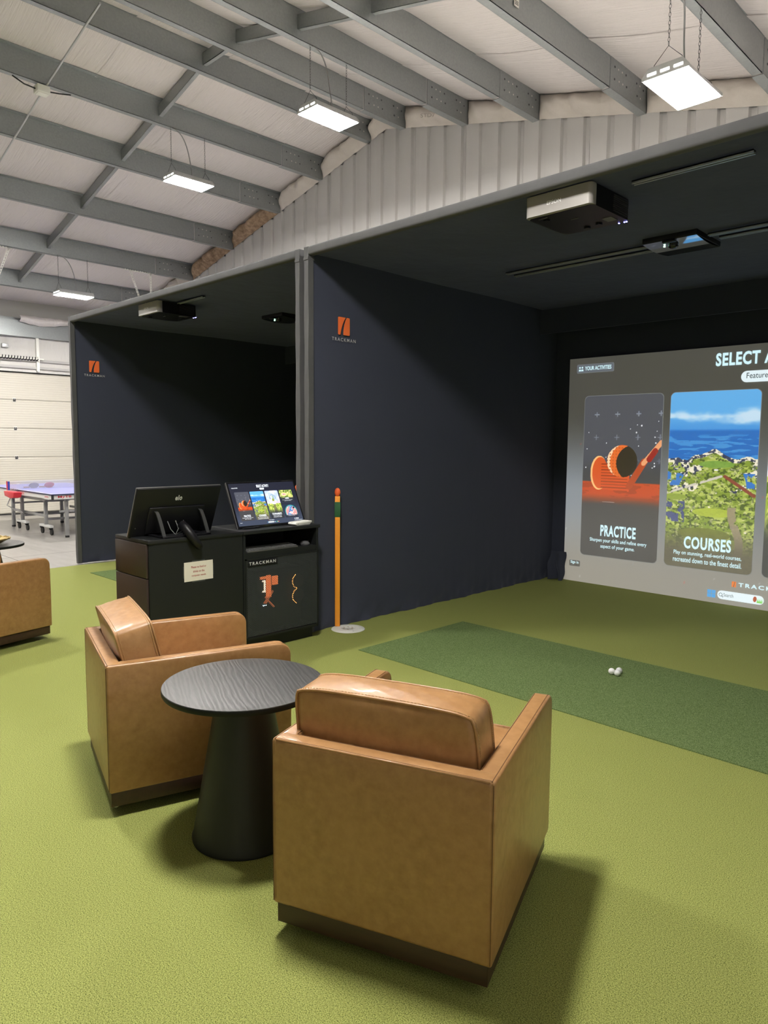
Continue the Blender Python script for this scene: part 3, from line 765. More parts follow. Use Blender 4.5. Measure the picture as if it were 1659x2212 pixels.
def art_cup(x, y, asp):
    Y = y*asp; img = np.zeros(x.shape+(3,)); img[:] = (178,194,236)
    img = mixc(img, (240,238,246), sm(.45,.6,fbm(x*3,Y*4,3))); img = mixc(img, (206,190,210), (fbm(x*9,Y*9,8) > .55)*sm(.3,.4,y))
    g = np.zeros(img.shape); g[:] = (156,178,62); g = mixc(g, (206,214,110), sm(.45,.6,fbm(x*22,Y*9,5))); g = mixc(g, (80,110,36), (fbm(x*26,Y*12,6) > .6)*.9)
    img = np.where((y > .46)[..., None], g, img)
    d = (((x-.5)/.13)**2 + ((Y-.24*asp)/.20)**2 < 1) & (Y > .17*asp); img = mixc(img, (150,176,170), d*1.)
    img = mixc(img, (230,240,240), (d & (x < .46))*.8)
    h = np.abs(np.hypot((x-.5)/1.25, Y-.24*asp) - .17) < .016; img = mixc(img, (110,140,150), (h & (Y < .30*asp))*1.)
    d = (((x-.5)/.08)**2 + ((Y-.34*asp)/.11)**2 < 1); img = mixc(img, (140,150,54), d*1.)
    img = mixc(img, (230,240,250), ((np.abs(x-.5) < .03) & (y > .38) & (y < .47))*1.); img = mixc(img, (240,244,250), ((np.abs(x-.5) < .10) & (y > .46) & (y < .49))*1.)
    img = mixc(img, (110,104,72), ((np.abs(x-.5) < .08+.12*(y-.49)) & (y > .49))*.8)
    img = mixc(img, (36,38,50), sm(.62,.84,y)*.95)
    return img
def art_target(x, y, asp):
    Y = y*asp; img = np.zeros(x.shape+(3,)); img[:] = (120,150,52)
    img = mixc(img, (222,224,120), sm(.45,.6,fbm(x*7,Y*9,3))); img = mixc(img, (226,206,160), (fbm(x*12,Y*12,5) > .62)*1.); img = mixc(img, (60,90,34), (fbm(x*12,Y*12,15) > .64)*1.)
    d = np.hypot(x-.34, (Y-.34*asp)*1.9); img = mixc(img, (196,206,96), (d < .27)*1.)
    for r_, c in ((.20,(250,240,200)), (.17,(190,120,90)), (.12,(240,240,220)), (.07,(190,60,50))): img = mixc(img, c, (d < r_)*1.)
    return mixc(img, (32,36,50), sm(.52,.70,y)*.97)
def art_globe(x, y, asp):
    Y = y*asp; img = np.zeros(x.shape+(3,)); img[:] = (22,44,62)
    d = np.hypot(x-.56, Y-.60*asp); img = mixc(img, (90,200,200), (1-sm(.44,.52,d))*.8); img = mixc(img, (216,140,140), (d < .42)*1.)
    img = mixc(img, (60,120,180), ((d < .42) & (np.abs(x-.50-.1*np.sin(Y*7)) < .16) & (fbm(x*8,Y*8,3) > .42))*1.); img = mixc(img, (250,220,200), ((d < .42) & (fbm(x*14,Y*14,9) > .66))*1.)
    img = mixc(img, (20,26,44), (np.hypot(x-.80, Y-.26*asp) < .07)*1.)
    return mixc(img, (32,36,50), sm(.72,.90,y)*.95)

def vc_mat(name, diffuse, gain, spec=.3, rough=.7):
    m = bpy.data.materials.new(name); m.use_nodes = True; nt = m.node_tree; b = nt.nodes['Principled BSDF']
    b.inputs['Base Color'].default_value = (*diffuse, 1); b.inputs['Roughness'].default_value = rough; b.inputs['Specular IOR Level'].default_value = spec
    a = nt.nodes.new('ShaderNodeVertexColor'); a.layer_name = 'picture'
    nt.links.new(a.outputs[0], b.inputs['Emission Color']); b.inputs['Emission Strength'].default_value = gain
    return m
def lin(img):
    c = np.clip(img/255., 0, 1); return np.where(c <= .04045, c/12.92, ((c+.055)/1.055)**2.4)
def picture(name, mat, parent, u0, u1, v0, v1, dz, art, res, r=.012):
    """card between u0..u1, v0..v1 (v down), in local x,-z of the parent, dz ahead"""
    nx = res; asp = (v1-v0)/(u1-u0); ny = int(res*asp)
    gx, gy = np.meshgrid(np.linspace(0,1,nx+1), np.linspace(0,1,ny+1)); img = lin(art(gx, gy, asp))
    X = u0+(u1-u0)*gx; Z = -(v0+(v1-v0)*gy)
    co = np.stack([X, np.full(X.shape, -dz), Z], -1).reshape(-1,3)
    idx = np.arange((nx+1)*(ny+1)).reshape(ny+1, nx+1)
    q = np.stack([idx[1:,:-1], idx[1:,1:], idx[:-1,1:], idx[:-1,:-1]], -1).reshape(-1,4)
    fc = co[q].mean(1); ax = np.maximum(np.maximum(u0+r-fc[:,0], fc[:,0]-(u1-r)), 0); az = np.maximum(np.maximum(-(v0+r)-fc[:,2] if False else (fc[:,2]+(v0+r)), -(fc[:,2]+(v1-r))), 0)
    q = q[np.hypot(ax, az) <= r]
    me = bpy.data.meshes.new(name); me.from_pydata(co.tolist(), [], q.tolist())
    at = me.color_attributes.new('picture', 'FLOAT_COLOR', 'POINT')
    at.data.foreach_set('color', np.concatenate([img.reshape(-1,3), np.ones((len(co),1))], 1).astype(np.float32).ravel())
    me.materials.append(mat); me.validate(); return link(name, me, parent)

def rr2(u0, u1, v0, v1, r, n=6):
    o = []
    for cx_, cy_, a in ((u1-r, -v1+r, 270), (u1-r, -v0-r, 0), (u0+r, -v0-r, 90), (u0+r, -v1+r, 180)):
        for k in range(n+1):
            an = math.radians(a+90*k/n); o.append((cx_+r*math.cos(an), cy_+r*math.sin(an)))
    return o
def ui(parent, S, gain, diffuse, big):
    """the whole start page; local x right, z up from the top-left corner, -y towards the viewer; S metres wide"""
    AS = .60 if big else .56
    dk = diffuse
    def em(nm, c, g=1.): return pm(nm+('_big' if big else '_small'), dk, .7 if big else .3, emit=srgb(c), estr=gain*g, spec=.2)
    c_white = em('ui_white', (205,240,248) if big else (240,245,250), 1.15); c_pill = em('ui_pill', (225,240,245), 1.1); c_dark = em('ui_dark_text', (50,60,66)); c_card = em('ui_card', (78,76,70) if big else (30,33,46))
    c_edge = em('ui_edge', (120,124,124) if big else (70,76,90)); c_or = em('ui_orange', (240,120,20)); c_btn = em('ui_button', (96,102,112) if big else (60,66,80)); c_win = em('ui_window_blue', (60,160,225)); c_gr = em('ui_green', (120,210,70)); c_ball = em('ui_brown', (180,80,40))
    pic = vc_mat('picture_big' if big else 'picture_small', dk, gain*1.1)
    E = Vector
    def flat(poly, dz, m, nm, par=parent):
        return MB().add([(a*S, -dz, b*S) for a, b in poly], [tuple(range(len(poly)))]).build(nm, m, par, solid=1)
    def txt(s, u, v, wd, ht, m, nm='lettering', al='L', bold=0., dz=.004, par=parent, T=None):
        t_ = T or MB(); text_on(t_, s, (u*S, -dz, -v*S), (1,0,0), (0,0,1), width=wd*S if wd else None, height=ht*S if ht else None, align=al, bold=bold)
        return t_ if T else t_.build(nm, m, par, solid=1)
    d1, d2, d3 = (.003,.005,.007) if big else (.0006,.0010,.0014)
    # background; the big page has its gradient plus room-light wash painted lower left
    if big:
        def bg(x, y, asp):
            img = np.zeros(x.shape+(3,)); img[:] = (70,69,66); img = mixc(img, (140,148,156), sm(.22,.6,y)*.95*(1-.55*x)); img = mixc(img, (146,141,130), sm(.62,.95,y)*(1-.35*x))
            rr = random.Random(9)
            for k in range(46):
                a, b_ = rr.random(), rr.random(); img = mixc(img, rr.choice(((190,190,190),(150,150,150),(190,90,80))), (np.hypot(x-a, (y-b_)*asp) < .0022)*.6)
            return img
    else:
        def bg(x, y, asp):
            img = np.zeros(x.shape+(3,)); img[:] = (24,27,44); img = mixc(img, (58,66,84), sm(.35,.95,y)); return img
    picture('screen_background', vc_mat('backdrop_big' if big else 'backdrop_small', dk, gain), parent, 0, 1*S, 0, AS*S, .001 if big else .0003, bg, 300 if big else 90, r=0)
    z = lambda h: (2.48-h)/4.14
    T = txt('SELECT ACTIVITY', .5, z(2.295) if big else .062, .235 if big else .19, .030 if big else .036, c_white, 'title_text', 'C', .035, d2)
    flat(rr2(.440, .555, z(2.235), z(2.130), .0125), d2, c_pill, 'tab_pill') if big else flat(rr2(.445, .515, .070, .093, .011), d2, c_pill, 'tab_pill')
    if big: txt('Featured', .452, z(2.165), .052, .0125, c_dark, 'tab_text', 'L', .005, d3)
    # activities button
    if big:
        flat(rr2(.022, .128, z(2.412), z(2.318), .004), d1, c_edge, 'button_frame'); flat(rr2(.0228, .1272, z(2.409), z(2.321), .004), d2, c_btn, 'button')
        t_ = MB(); txt('YOUR ACTIVITIES', .046, z(2.345), .075, .0105, c_white, T=t_, dz=d3, bold=.02)
        for cx_ in (.031, .038): t_.add([(cx_*S+.010*math.cos(k), -d3, -z(2.378)*S+.010*math.sin(k)) for k in [i*math.pi/4 for i in range(8)]], [tuple(range(8))]).add([(cx_*S-.014, -d3, -z(2.34)*S), (cx_*S+.014, -d3, -z(2.34)*S), (cx_*S+.010, -d3, -z(2.358)*S), (cx_*S-.010, -d3, -z(2.358)*S)], [(0,1,2,3)])
        t_.build('button_text', c_white, parent, solid=1)
    else:
        txt('YOUR ACTIVITIES', .03, .066, .09, .012, c_white, 'button_text', 'L', .02, d2)
        t_ = MB(); txt('JOIN IN', .865, .040, .05, .010, c_white, T=t_, dz=d2, bold=.02); txt('Scan the code to sign in', .80, .058, .115, .009, c_white, T=t_, dz=d2); txt('on this screen', .835, .073, .08, .009, c_white, T=t_, dz=d2); 
        t_.v = []; t_.f = []
    if big: V0, V1 = z(2.062), z(.312)
    else: V0, V1 = .115, .495
    cards = [(.0495,.262,'PRACTICE',['Sharpen your skills and refine every','aspect of your game.'],art_iron), (.281,.4855,'COURSES',['Play on stunning, real-world courses,','recreated down to the finest detail.'],art_coast),
             (.507,.712,'TOURNAMENTS',['Compete with players from','around the world.'],art_cup)]
    if not big: cards = [(.055+.225*k, .055+.225*k+.205) + c[2:] for k, c in enumerate(cards)]
    for k, (a, b_, ti, sub, art) in enumerate(cards):
        a_, b2 = a, b_
        flat(rr2(a-.0012, b_+.0012, V0-.0012, V1+.0012, .012), d1, c_edge, 'card_frame')
        picture('activity_card', pic, parent, a*S, b_*S, V0*S, V1*S, d2, art, ((300 if art is art_coast else 210) if big else 90), r=.012*S)
        mid = (a+b_)/2; h = V1-V0
        sh = .105 if k == 1 else .125
        txt(ti, mid, V1-h*sh-.002, (.098 if k == 0 else .110 if k == 1 else .15)*(1 if big else 1.0), .030 if big else .026, c_white, 'card_title', 'C', .03, d3)
        for q, s_ in enumerate(sub): txt(s_, mid, V1-h*sh+.0165+.0155*q, (.158 if q == 0 else (.095 if k == 0 else .160))*(1. if k < 2 else .8), .0125, c_white, nm='card_text', al='C', dz=d3, bold=.008)
    c4 = (.735, .94) if big else (.73, .935)
    for q, (v0, v1, ti, art) in enumerate(((V0, V0+(V1-V0)*.46, 'GAMES', art_target), (V0+(V1-V0)*.54, V1, 'ONLINE', art_globe))):
        flat(rr2(c4[0]-.0012, c4[1]+.0012, v0-.0012, v1+.0012, .012), d1, c_edge, 'card_frame')
        picture('activity_card', pic, parent, c4[0]*S, c4[1]*S, v0*S, v1*S, d2, art, 80 if big else 60, r=.012*S)
        txt(ti, sum(c4)/2, v1-.050, .06, .020, c_white, 'card_title', 'C', .03, d3)
        txt('Play exciting games and challenges', sum(c4)/2, v1-.032, .16, .009, c_white, nm='card_text', al='C', dz=d3); txt('with friends and family.', sum(c4)/2, v1-.018, .11, .009, c_white, nm='card_text', al='C', dz=d3)
    # foot of the page
    if big:
        flat(rr2(.017, .050, z(.235), z(.165), .003), d1, c_edge, 'button_frame'); flat(rr2(.0174, .0496, z(.2335), z(.1665), .003), d2, c_card, 'button')
        txt('Sign in', .0215, z(.188), .024, .010, c_white, 'button_text', 'L', .01, d3)
        flat(rr2(.444, .4535, z(.232), z(.178), .001), d2, c_or, 'logo_mark'); flat([(.4475,-z(.178)),(.4492,-z(.178)),(.4515,-z(.232)),(.4503,-z(.232))], d3, c_card, 'logo_stroke')
        txt('TRACKMAN', .459, z(.187), .118, .0095, c_white, 'logo_lettering', 'L', .02, d2)
        zt, zb_ = .118, .042
        for i_ in (0,1):
            for j_ in (0,1): flat(rr2(.3895+.0100*i_, .3985+.0100*i_, z(.122)+.0095*j_, z(.122)+.0088+.0095*j_-.0002, .0004), d2, c_win, 'start_icon')
        flat(rr2(.4130, .5150, z(.128), z(.044), .0098), d2, c_pill, 'search_box'); txt('Search', .427, z(.073), .022, .0085, c_dark, 'search_text', 'L', 0, d3)
        g_ = MB(); cx_, cz_ = .4205*S, -z(.088)*S
        g_.tube([(cx_+.016*math.cos(k*math.pi/6), -d3, cz_+.016*math.sin(k*math.pi/6)) for k in range(12)], .0025, 4, closed=True).tube([(cx_+.011, -d3, cz_-.011), (cx_+.024, -d3, cz_-.024)], .003, 4); g_.build('search_icon', c_dark, parent)
        e_ = [((.496+.0035*math.cos(k)+.0022*math.sin(k)), (-z(.090)+.006*math.sin(k)-.003*math.cos(k))) for k in [i*math.pi/6 for i in range(12)]]
        flat(e_, d3, c_ball, 'search_doodle')
        g_ = MB()
        for k in range(7): g_.add([((.5000+.0016*k)*S, -d3, -z(.058)*S), ((.5022+.0016*k)*S, -d3, -z(.058)*S), ((.5011+.0022*k)*S, -d3, -(z(.10)-.003*(k % 2))*S)], [(0,1,2)])
        g_.build('search_doodle', c_gr, parent, solid=1)
    else:
        txt('Sign in', .03, .525, .03, .011, c_white, 'button_text', 'L', .02, d2)
        flat(rr2(.45,.456,.505,.512,.001), d2, c_or, 'logo_mark'); txt('TRACKMAN', .462, .513, .075, .009, c_white, 'logo_lettering', 'L', .02, d2)
        flat(rr2(.43,.435,.528,.542,.001), d2, c_win, 'start_icon'); flat(rr2(.44,.53,.527,.543,.007), d2, c_pill, 'search_box')
        for k in range(5): flat(rr2(.540+.015*k,.548+.015*k,.530,.541,.002), d2, (c_pill,c_win,c_gr,c_pill,c_or)[k], 'taskbar_icon')
        t_ = MB(); txt('Members', .87, .518, .06, .011, c_white, T=t_, dz=d2, bold=.02); txt('12:04 PM', .93, .540, .05, .010, c_white, T=t_, dz=d2)
        t_.v = []; t_.f = []
        for k in range(7): flat(rr2(.86+.018*k, .868+.018*k, .532, .539, .002), d2, c_white, 'tray_icon')
        flat(rr2(.86,.872,.508,.520,.005), d2, c_pill, 'profile_icon'); flat(rr2(.88,.93,.510,.519,.003), d2, c_white, 'profile_text')

cloth = pm('projection_cloth', (.48,.47,.45), .85, spec=.15, bump=(3,.1,.01))
ps = thing('projection_screen', 'large lit projection screen hanging in the right bay, showing an activity menu', 'screen', (-4.30, 7.245, 2.484))
MB().box((0, 0, -2.482), (4.16, .012, 0)).build('screen_cloth', cloth, ps)
ui(ps, 4.14, .92, (.34,.33,.31), True)

# ================================================================== MONITORS
def monitor(loc, rz, tilt, label, on):
    t = thing('touch_monitor', label, 'monitor', loc, rz, 'touch monitors on the computer stands')
    W, H = .315, .37; ct, st = math.cos(tilt), math.sin(tilt)
    # local: x right, screen faces -y, leaning back towards +y
    R_ = Matrix.Rotation(-tilt, 4, 'X')
    pan = bpy.data.objects.new('display_panel', None)
    def T(m): m.v = [tuple(R_ @ Vector(v)) for v in m.v]; return m
    T(MB().box((-W, 0, .0), (W, .026, H))).build('housing', blackp, t, bevel=.004)
    fr = T(MB().box((-W+.001, -.0015, .001), (W-.001, .001, H-.001))).build('bezel', blackgloss, t)
    tr = T(MB().box((-W-.001,.002,0),(-W,.010,H)).box((W,.002,0),(W+.001,.010,H)).box((-W,.002,H),(W,.010,H+.001))); tr.build('edge_trim', pm('trim_silver', (.35,.35,.35), .3, metal=.8), t)
    T(MB().box((-W*.66, .026, .03), (W*.66, .040, H*.62))).build('rear_cover', blackp, t, bevel=.006)
    tx = MB(); text_on(tx, 'elo', (.03, .0268, H*.74), (-1,0,0), (0,0,1), width=.052, height=.040, bold=.04); T(tx).build('rear_lettering', badge_wh, t)
    T(MB().sphere((W-.035, .027, .075), .004, 8)).build('lock_screw', chrome, t)
    # easel legs and foot bar
    for s in (-1, 1):
        x_ = s*.165
        p0 = R_ @ Vector((x_, .04, .205)); pts = []
        for k in range(9):
            u = k/8; yy = p0.y + (.205-p0.y)*u - .015*math.sin(math.pi*u) + .02*u; zz = p0.z*(1-u)**1.0 + .012*u + .055*math.sin(math.pi*u)*.8
            pts.append((x_, min(yy, .235), zz))
        m_ = MB(); 
        for a, b_ in zip(pts[:-1], pts[1:]):
            m_.add([(a[0]-.012,a[1],a[2]),(a[0]+.012,a[1],a[2]),(a[0]+.012,a[1]+.012,a[2]-.002),(a[0]-.012,a[1]+.012,a[2]-.002),(b_[0]-.012,b_[1],b_[2]),(b_[0]+.012,b_[1],b_[2]),(b_[0]+.012,b_[1]+.012,b_[2]-.002),(b_[0]-.012,b_[1]+.012,b_[2]-.002)],
                   [(0,3,2,1),(4,5,6,7),(0,1,5,4),(1,2,6,5),(2,3,7,6),(3,0,4,7)])
        m_.build('stand_leg', pm('stand_grey', (.035,.036,.037), .4), t)
    MB().box((-.18, .205, .0), (.18, .245, .012)).box((-.18,-.03,.0),(-.14,.245,.008)).box((.14,-.03,.0),(.18,.245,.008)).box((-W*.9,-.035,.0),(-W*.50,-.005,.006)).build('stand_foot', blackp, t, bevel=.002)
    if on:
        e = bpy.data.objects.new('screen_page', None); COL.objects.link(e); e.parent = t; e.name = 'display'
        m = R_ @ Matrix.Translation((-W+.012, -.002, H-.014)); e.matrix_local = m; e.empty_display_size = .02
        ui(e, .606, 1.45, (.012,.012,.014), False)
    c_ = MB()
    for x0_, x1_ in ((-.06,-.01),(.0,.05),(.06,.01)):
        a = R_ @ Vector((x0_,.04,.12)); c_.tube([a, a+Vector((0,.04,-.05)), a+Vector(((x1_-x0_)*.6,.05,-.09)), (0.0,.19,.035)], .0032, 6)
    c_.build('signal_cable', pm('thin_grey_cable', (.16,.16,.16), .4), t, smooth=True)
    return t
KT = .908
m1 = monitor((-4.465, 3.282, KT), math.radians(90), .44, 'touch monitor on the right stand with its lit menu facing the viewer', True)
m2 = monitor((-4.60, 2.49, KT), math.radians(-90), .43, 'touch monitor on the left stand seen from its black back', False)

# ================================================================== COMPUTER STANDS
def kiosk_right():
    x0, x1, y0, y1 = -4.78, -4.34, 2.925, 3.625
    t = thing('computer_stand', 'right black computer stand with open keyboard shelf and perforated door', 'cabinet', (x1, y0, 0))
    def B(m, nm, mt, par=t, **k): m.v = [(v[0]-x1, v[1]-y0, v[2]) for v in m.v]; return m.build(nm, mt, par, **k)
    B(MB().box((x0, y0-.004, .880), (x1+.010, y1+.012, .905)), 'top', kiosk_m, bevel=.0015)
    B(MB().box((x0, y0, .09), (x1-.001, y0+.020, .880)), 'side_panel', kiosk_m)
    B(MB().box((x0, y1-.020, .09), (x1-.001, y1, .880)), 'side_panel', kiosk_m)
    B(MB().box((x0, y0+.02, .09), (x0+.015, y1-.02, .88)), 'back_panel', kiosk_m)
    B(MB().box((x0+.015, y0+.02, .700), (x1-.004, y1-.02, .742)), 'shelf', kiosk_m)
    B(MB().box((x0+.015, y0+.02, .09), (x1-.004, y1-.02, .112)), 'bottom_panel', kiosk_m)
    B(MB().box((x0+.04, y0+.02, .0), (x1-.055, y1-.02, .09)), 'plinth', kiosk_m)
    # perforated door
    d = B(MB().add([(x1, y0+.026, .12), (x1, y1-.010, .12), (x1, y1-.010, .692), (x1, y0+.026, .692)], [(0,1,2,3)]), 'mesh_door', door_mesh_m, solid=1)
    fr = MB().box((x1-.012,y0+.012,.100),(x1+.003,y0+.028,.700)).box((x1-.012,y1-.014,.100),(x1+.003,y1-.002,.700)).box((x1-.012,y0+.012,.100),(x1+.003,y1-.002,.114)).box((x1-.012,y0+.012,.690),(x1+.003,y1-.002,.700))
    B(fr, 'door_frame', kiosk_m, d)
    bd = B(MB().box((x1+.001, y0+.035, .640), (x1+.005, y0+.30, .686)), 'badge', blackp, d, bevel=.001)
    tx = MB(); text_on(tx, 'TRACKMAN', (x1+.0062, y0+.044, .652), (0,1,0), (0,0,1), width=.238, height=.0235, bold=.02); B(tx, 'badge_lettering', badge_wh, d, solid=1)
    return t
kiosk_right()
pc = thing('desktop_computer', 'computer tower with glowing orange fans behind the perforated door', 'computer', (-4.44, 3.12, .113))
MB().box((-.22,.0,.0),(-.02,.42,.46)).build('case', blackp, pc, bevel=.004)
for zc in (.13, .27, .385):
    a0, a1 = (110, 250) if zc > .2 else (140, 210)
    if zc == .385: a0, a1 = 100, 265
for zc, a0, a1 in ((.345, 120, 262), (.225, 110, 255)):
    cy_ = .385
    m_ = MB().tube([(.0, cy_+.060*math.cos(math.radians(a0+(a1-a0)*k/14)), zc+.060*math.sin(math.radians(a0+(a1-a0)*k/14))) for k in range(15)], .0035, 5); m_.build('fan_ring', fan_glow, pc)
    m_ = MB().lathe([(.054,-.01),(.054,.01)], 24); m_.v = [(v[2]-.012, cy_+v[0], zc+v[1]) for v in m_.v]; m_.build('fan', pm('fan_brown', (.06,.035,.025), .6), pc)
b_ = MB()
for k in range(3): b_.box((-.018,.085+.016*k,.25),(-.008,.094+.016*k,.42))
b_.box((-.018,.03,.395),(-.008,.09,.415)).box((-.018,.14,.34),(-.008,.19,.41)); b_.build('memory_strip', ram_glow, pc)
MB().box((-.018,.065,.30),(-.006,.072,.38)).box((-.018,.05,.375),(-.006,.072,.385)).box((-.018,.05,.295),(-.006,.072,.305)).build('board_light', white_glow, pc)
MB().prism([(.06,.21),(.14,.30),(.15,.29),(.08,.20)], (-.018,0,0), (0,1,0), (0,0,1), (1,0,0), .008).prism([(.08,.26),(.16,.17),(.152,.165),(.07,.25)], (-.018,0,0), (0,1,0), (0,0,1), (1,0,0), .008).build('board_trace', glow('dim_orange', (1,.25,.08), 1.0), pc)
m_ = MB()
for k in range(3): m_.box((-.004,.045+.012*k,.19),(.0,.051+.012*k,.196))
m_.build('status_led', led_white, pc)

def kiosk_left():
    x0, x1, y0, y1 = -4.80, -4.34, 2.195, 2.918
    t = thing('computer_stand', 'left computer stand with end panels painted in a lit brown and a paper notice taped on it', 'cabinet', (x1, y0, 0))
    def B(m, nm, mt, par=t, **k): m.v = [(v[0]-x1, v[1]-y0, v[2]) for v in m.v]; return m.build(nm, mt, par, **k)
    B(MB().box((x0-.004, y0-.004, .880), (x1+.008, y1, .905)), 'top', kiosk_m, bevel=.0015)
    B(MB().box((x0, y0+.004, .09), (x1, y1, .880)), 'body', kiosk_m)
    B(MB().box((x0+.004, y0-.010, .655), (x1-.012, y0+.004, .876)), 'end_panel', kiosk_end_lit, bevel=.001)
    B(MB().box((x0+.004, y0-.010, .09), (x1-.012, y0+.004, .648)), 'end_panel', kiosk_end_lit, bevel=.001)
    B(MB().box((x0+.04, y0+.04, 0), (x1-.05, y1-.02, .09)), 'plinth', kiosk_m)
    m_ = MB().lathe([(.028,.0),(.028,.004),(.020,.004)], 20); m_.v = [(x1+v[2], 2.56+v[0], .838+v[1]) for v in m_.v]; B(m_, 'grommet', blackp)
    return t
kiosk_left()
sg = thing('paper_notice', 'white paper notice with red lettering taped to the left stand', 'notice', (-4.34, 2.56, .665))
MB().box((.001,-.111,-.066), (.0022,.111,.066)).build('sheet', paper, sg)
for k, (s_, w_) in enumerate((('Please no food or', .115), ('drinks on the', .087), ('computer stands', .110))):
    t_ = MB(); text_on(t_, s_, (.0028, 0, .022-.030*k), (0,1,0), (0,0,1), width=w_, height=.0155, bold=.015, align='C'); t_.build('lettering', red_ink, sg, solid=1)
for a, b_ in (((-.05,.058),(.05,.075)), ((-.05,-.075),(.05,-.058)), ((-.118,-.04),(-.103,.04)), ((.103,-.04),(.118,.04))):
    MB().box((.0004,a[0],a[1]),(.0009,b_[0],b_[1])).build('tape', tape_m, sg)
cs = MB().tube([(-4.44,2.485,.95),(-4.42,2.475,.975),(-4.385,2.470,.985),(-4.345,2.475,.962),(-4.312,2.492,.92),(-4.296,2.515,.878),(-4.298,2.54,.848),(-4.312,2.556,.838),(-4.33,2.56,.838)], [.010,.020,.029,.031,.030,.028,.024,.019,.014], 14).build('cable_sleeve', blackp, None, smooth=True)
tag(cs, 'thick black cable sleeve looping from the left monitor into a hole below', 'cable')
# things on the right stand
sc_ = thing('card_terminal', 'small white rounded device on the right stand corner', 'device', (-4.405, 3.495, .905), math.radians(4))
MB().prism([(-.088,.012),(-.080,.026),(.086,.030),(.088,.022),(.062,.0),(-.070,.0)], (-.045,0,0), (0,1,0), (0,0,1), (1,0,0), .09).build('body', whitep, sc_, bevel=.004)
MB().sphere((.0455,-.062,.014), .003, 8).build('socket', blackp, sc_)
kb = thing('keyboard', 'black keyboard lying on the shelf of the right stand', 'keyboard', (-4.345, 2.965, .7425), math.radians(0))
MB().prism([(0,0),(0,.012),(-.13,.024),(-.135,0)], (0,.0,0), (1,0,0), (0,0,1), (0,1,0), .46).build('keyboard_base', pm('keyboard_black', (.08,.08,.08), .45), kb, bevel=.002)
ky = pm('key_black', (.16,.16,.16), .35)
for r_ in range(5):
    for c_ in range(18):
        xx = -.018-.022*r_; yy = .016+.0245*c_; zz = .013+.0020*(r_+.5)
        if r_ == 0 and 5 <= c_ <= 9: 
            if c_ > 5: continue
            k_ = MB().box((xx-.009,yy,zz),(xx+.009,yy+.118,zz+.006))
        else: k_ = MB().box((xx-.009,yy,zz),(xx+.009,yy+.020,zz+.006))
        k_.build('key', ky, kb)
ms = thing('mouse', 'black mouse beside the keyboard on the stand shelf', 'mouse', (-4.40, 3.535, .7425), math.radians(20))
MB().sphere((0,0,.012), (.045,.030,.024), 18).build('shell', pm('mouse_black', (.10,.10,.105), .25), ms, smooth=True)
MB().box((.018,-.002,.030),(.034,.002,.037)).build('scroll_wheel', rubber, ms)
ms_b = MB().lathe([(.026,0),(.026,.006)], 16).build('base', blackp, ms)

# ================================================================== FLAGSTICKS, MATS, BALLS
def flag(x, y, cx_, cy_, label, label2, green=True):
    t = thing('practice_flagstick', label, 'flagstick', (x, y, .012), math.radians(48), 'orange practice flagsticks')
    MB().box((-.021,-.007,0), (.021,.007,1.095)).build('stick', orange_p, t, bevel=.004)
    MB().box((-.0245,-.0095,.92), (.0245,.0095,1.045)).build('grip_band', green_p, t, bevel=.002)
    MB().sphere((0,0,1.125), (.024,.018,.037), 16).build('finial', orange_hot, t, smooth=True)
    c = thing('putting_cup', label2, 'putting cup', (cx_, cy_, 0), 0, 'white putting cups')
    MB().lathe([(.140,.001),(.137,.006),(.10,.010),(.060,.011),(.052,.009),(.052,.0085)], 48).build('disc', whitep, c, smooth=True)
    rr = MB()
    for k in range(6):
        a = math.radians(60*k+15); rr.box((.04*math.cos(a)-.009, .04*math.sin(a)-.003, .0085), (.04*math.cos(a)+.009, .04*math.sin(a)+.003, .0105))
    rr.build('cup_slot', pm('slot_tan', (.35,.22,.12), .7), c)
    for a, b_ in ((.09,.05),(.10,-.035)): MB().box((a-.008,b_-.003,.009),(a+.008,b_+.003,.0108)).build('foot_tab', lamp_body, c)
flag(-4.452, 3.925, -4.353, 3.956, 'orange flagstick with green band standing at the right bay corner', 'white putting cup disc at the foot of the right bay flagstick')
flag(-5.073, 4.0, -4.98, 4.03, 'orange flagstick tip showing behind the lit monitor', 'white putting cup disc behind the computer stands')
def fmat(x0, y0, x1, y1, label):
    m_ = MB().box((x0,y0,.0003),(x1,y1,.006)).build('hitting_mat', mat_turf); m_.data.materials[0] = mat_turf
    tag(m_, label, 'mat', 'dark green hitting mats')
fmat(-3.845, 3.60, -.60, 4.84, 'dark green hitting mat strip across the right bay with balls on it')
fmat(-8.32, 3.48, -5.15, 4.72, 'dark green hitting mat in the left bay, mostly behind the stands')
bm_ = bmesh.new(); bmesh.ops.create_icosphere(bm_, subdivisions=4, radius=.0214)
for v in bm_.verts:
    n = v.co.normalized(); v.co = n*.0214
bme = bpy.data.meshes.new('golf_ball'); bm_.to_mesh(bme); bm_.free(); bme.shade_smooth()
bmat = pm('golf_ball_dimpled', (.82,.82,.82), .35)
nt = bmat.node_tree; vo = nt.nodes.new('ShaderNodeTexVoronoi'); vo.inputs['Scale'].default_value = 210; tcn = nt.nodes.new('ShaderNodeTexCoord'); nt.links.new(tcn.outputs['Object'], vo.inputs[0])
bp = nt.nodes.new('ShaderNodeBump'); bp.inputs['Strength'].default_value = .4; bp.inputs['Distance'].default_value = .0006; nt.links.new(vo.outputs[0], bp.inputs['Height']); nt.links.new(bp.outputs[0], nt.nodes['Principled BSDF'].inputs['Normal'])
bme.materials.append(bmat)
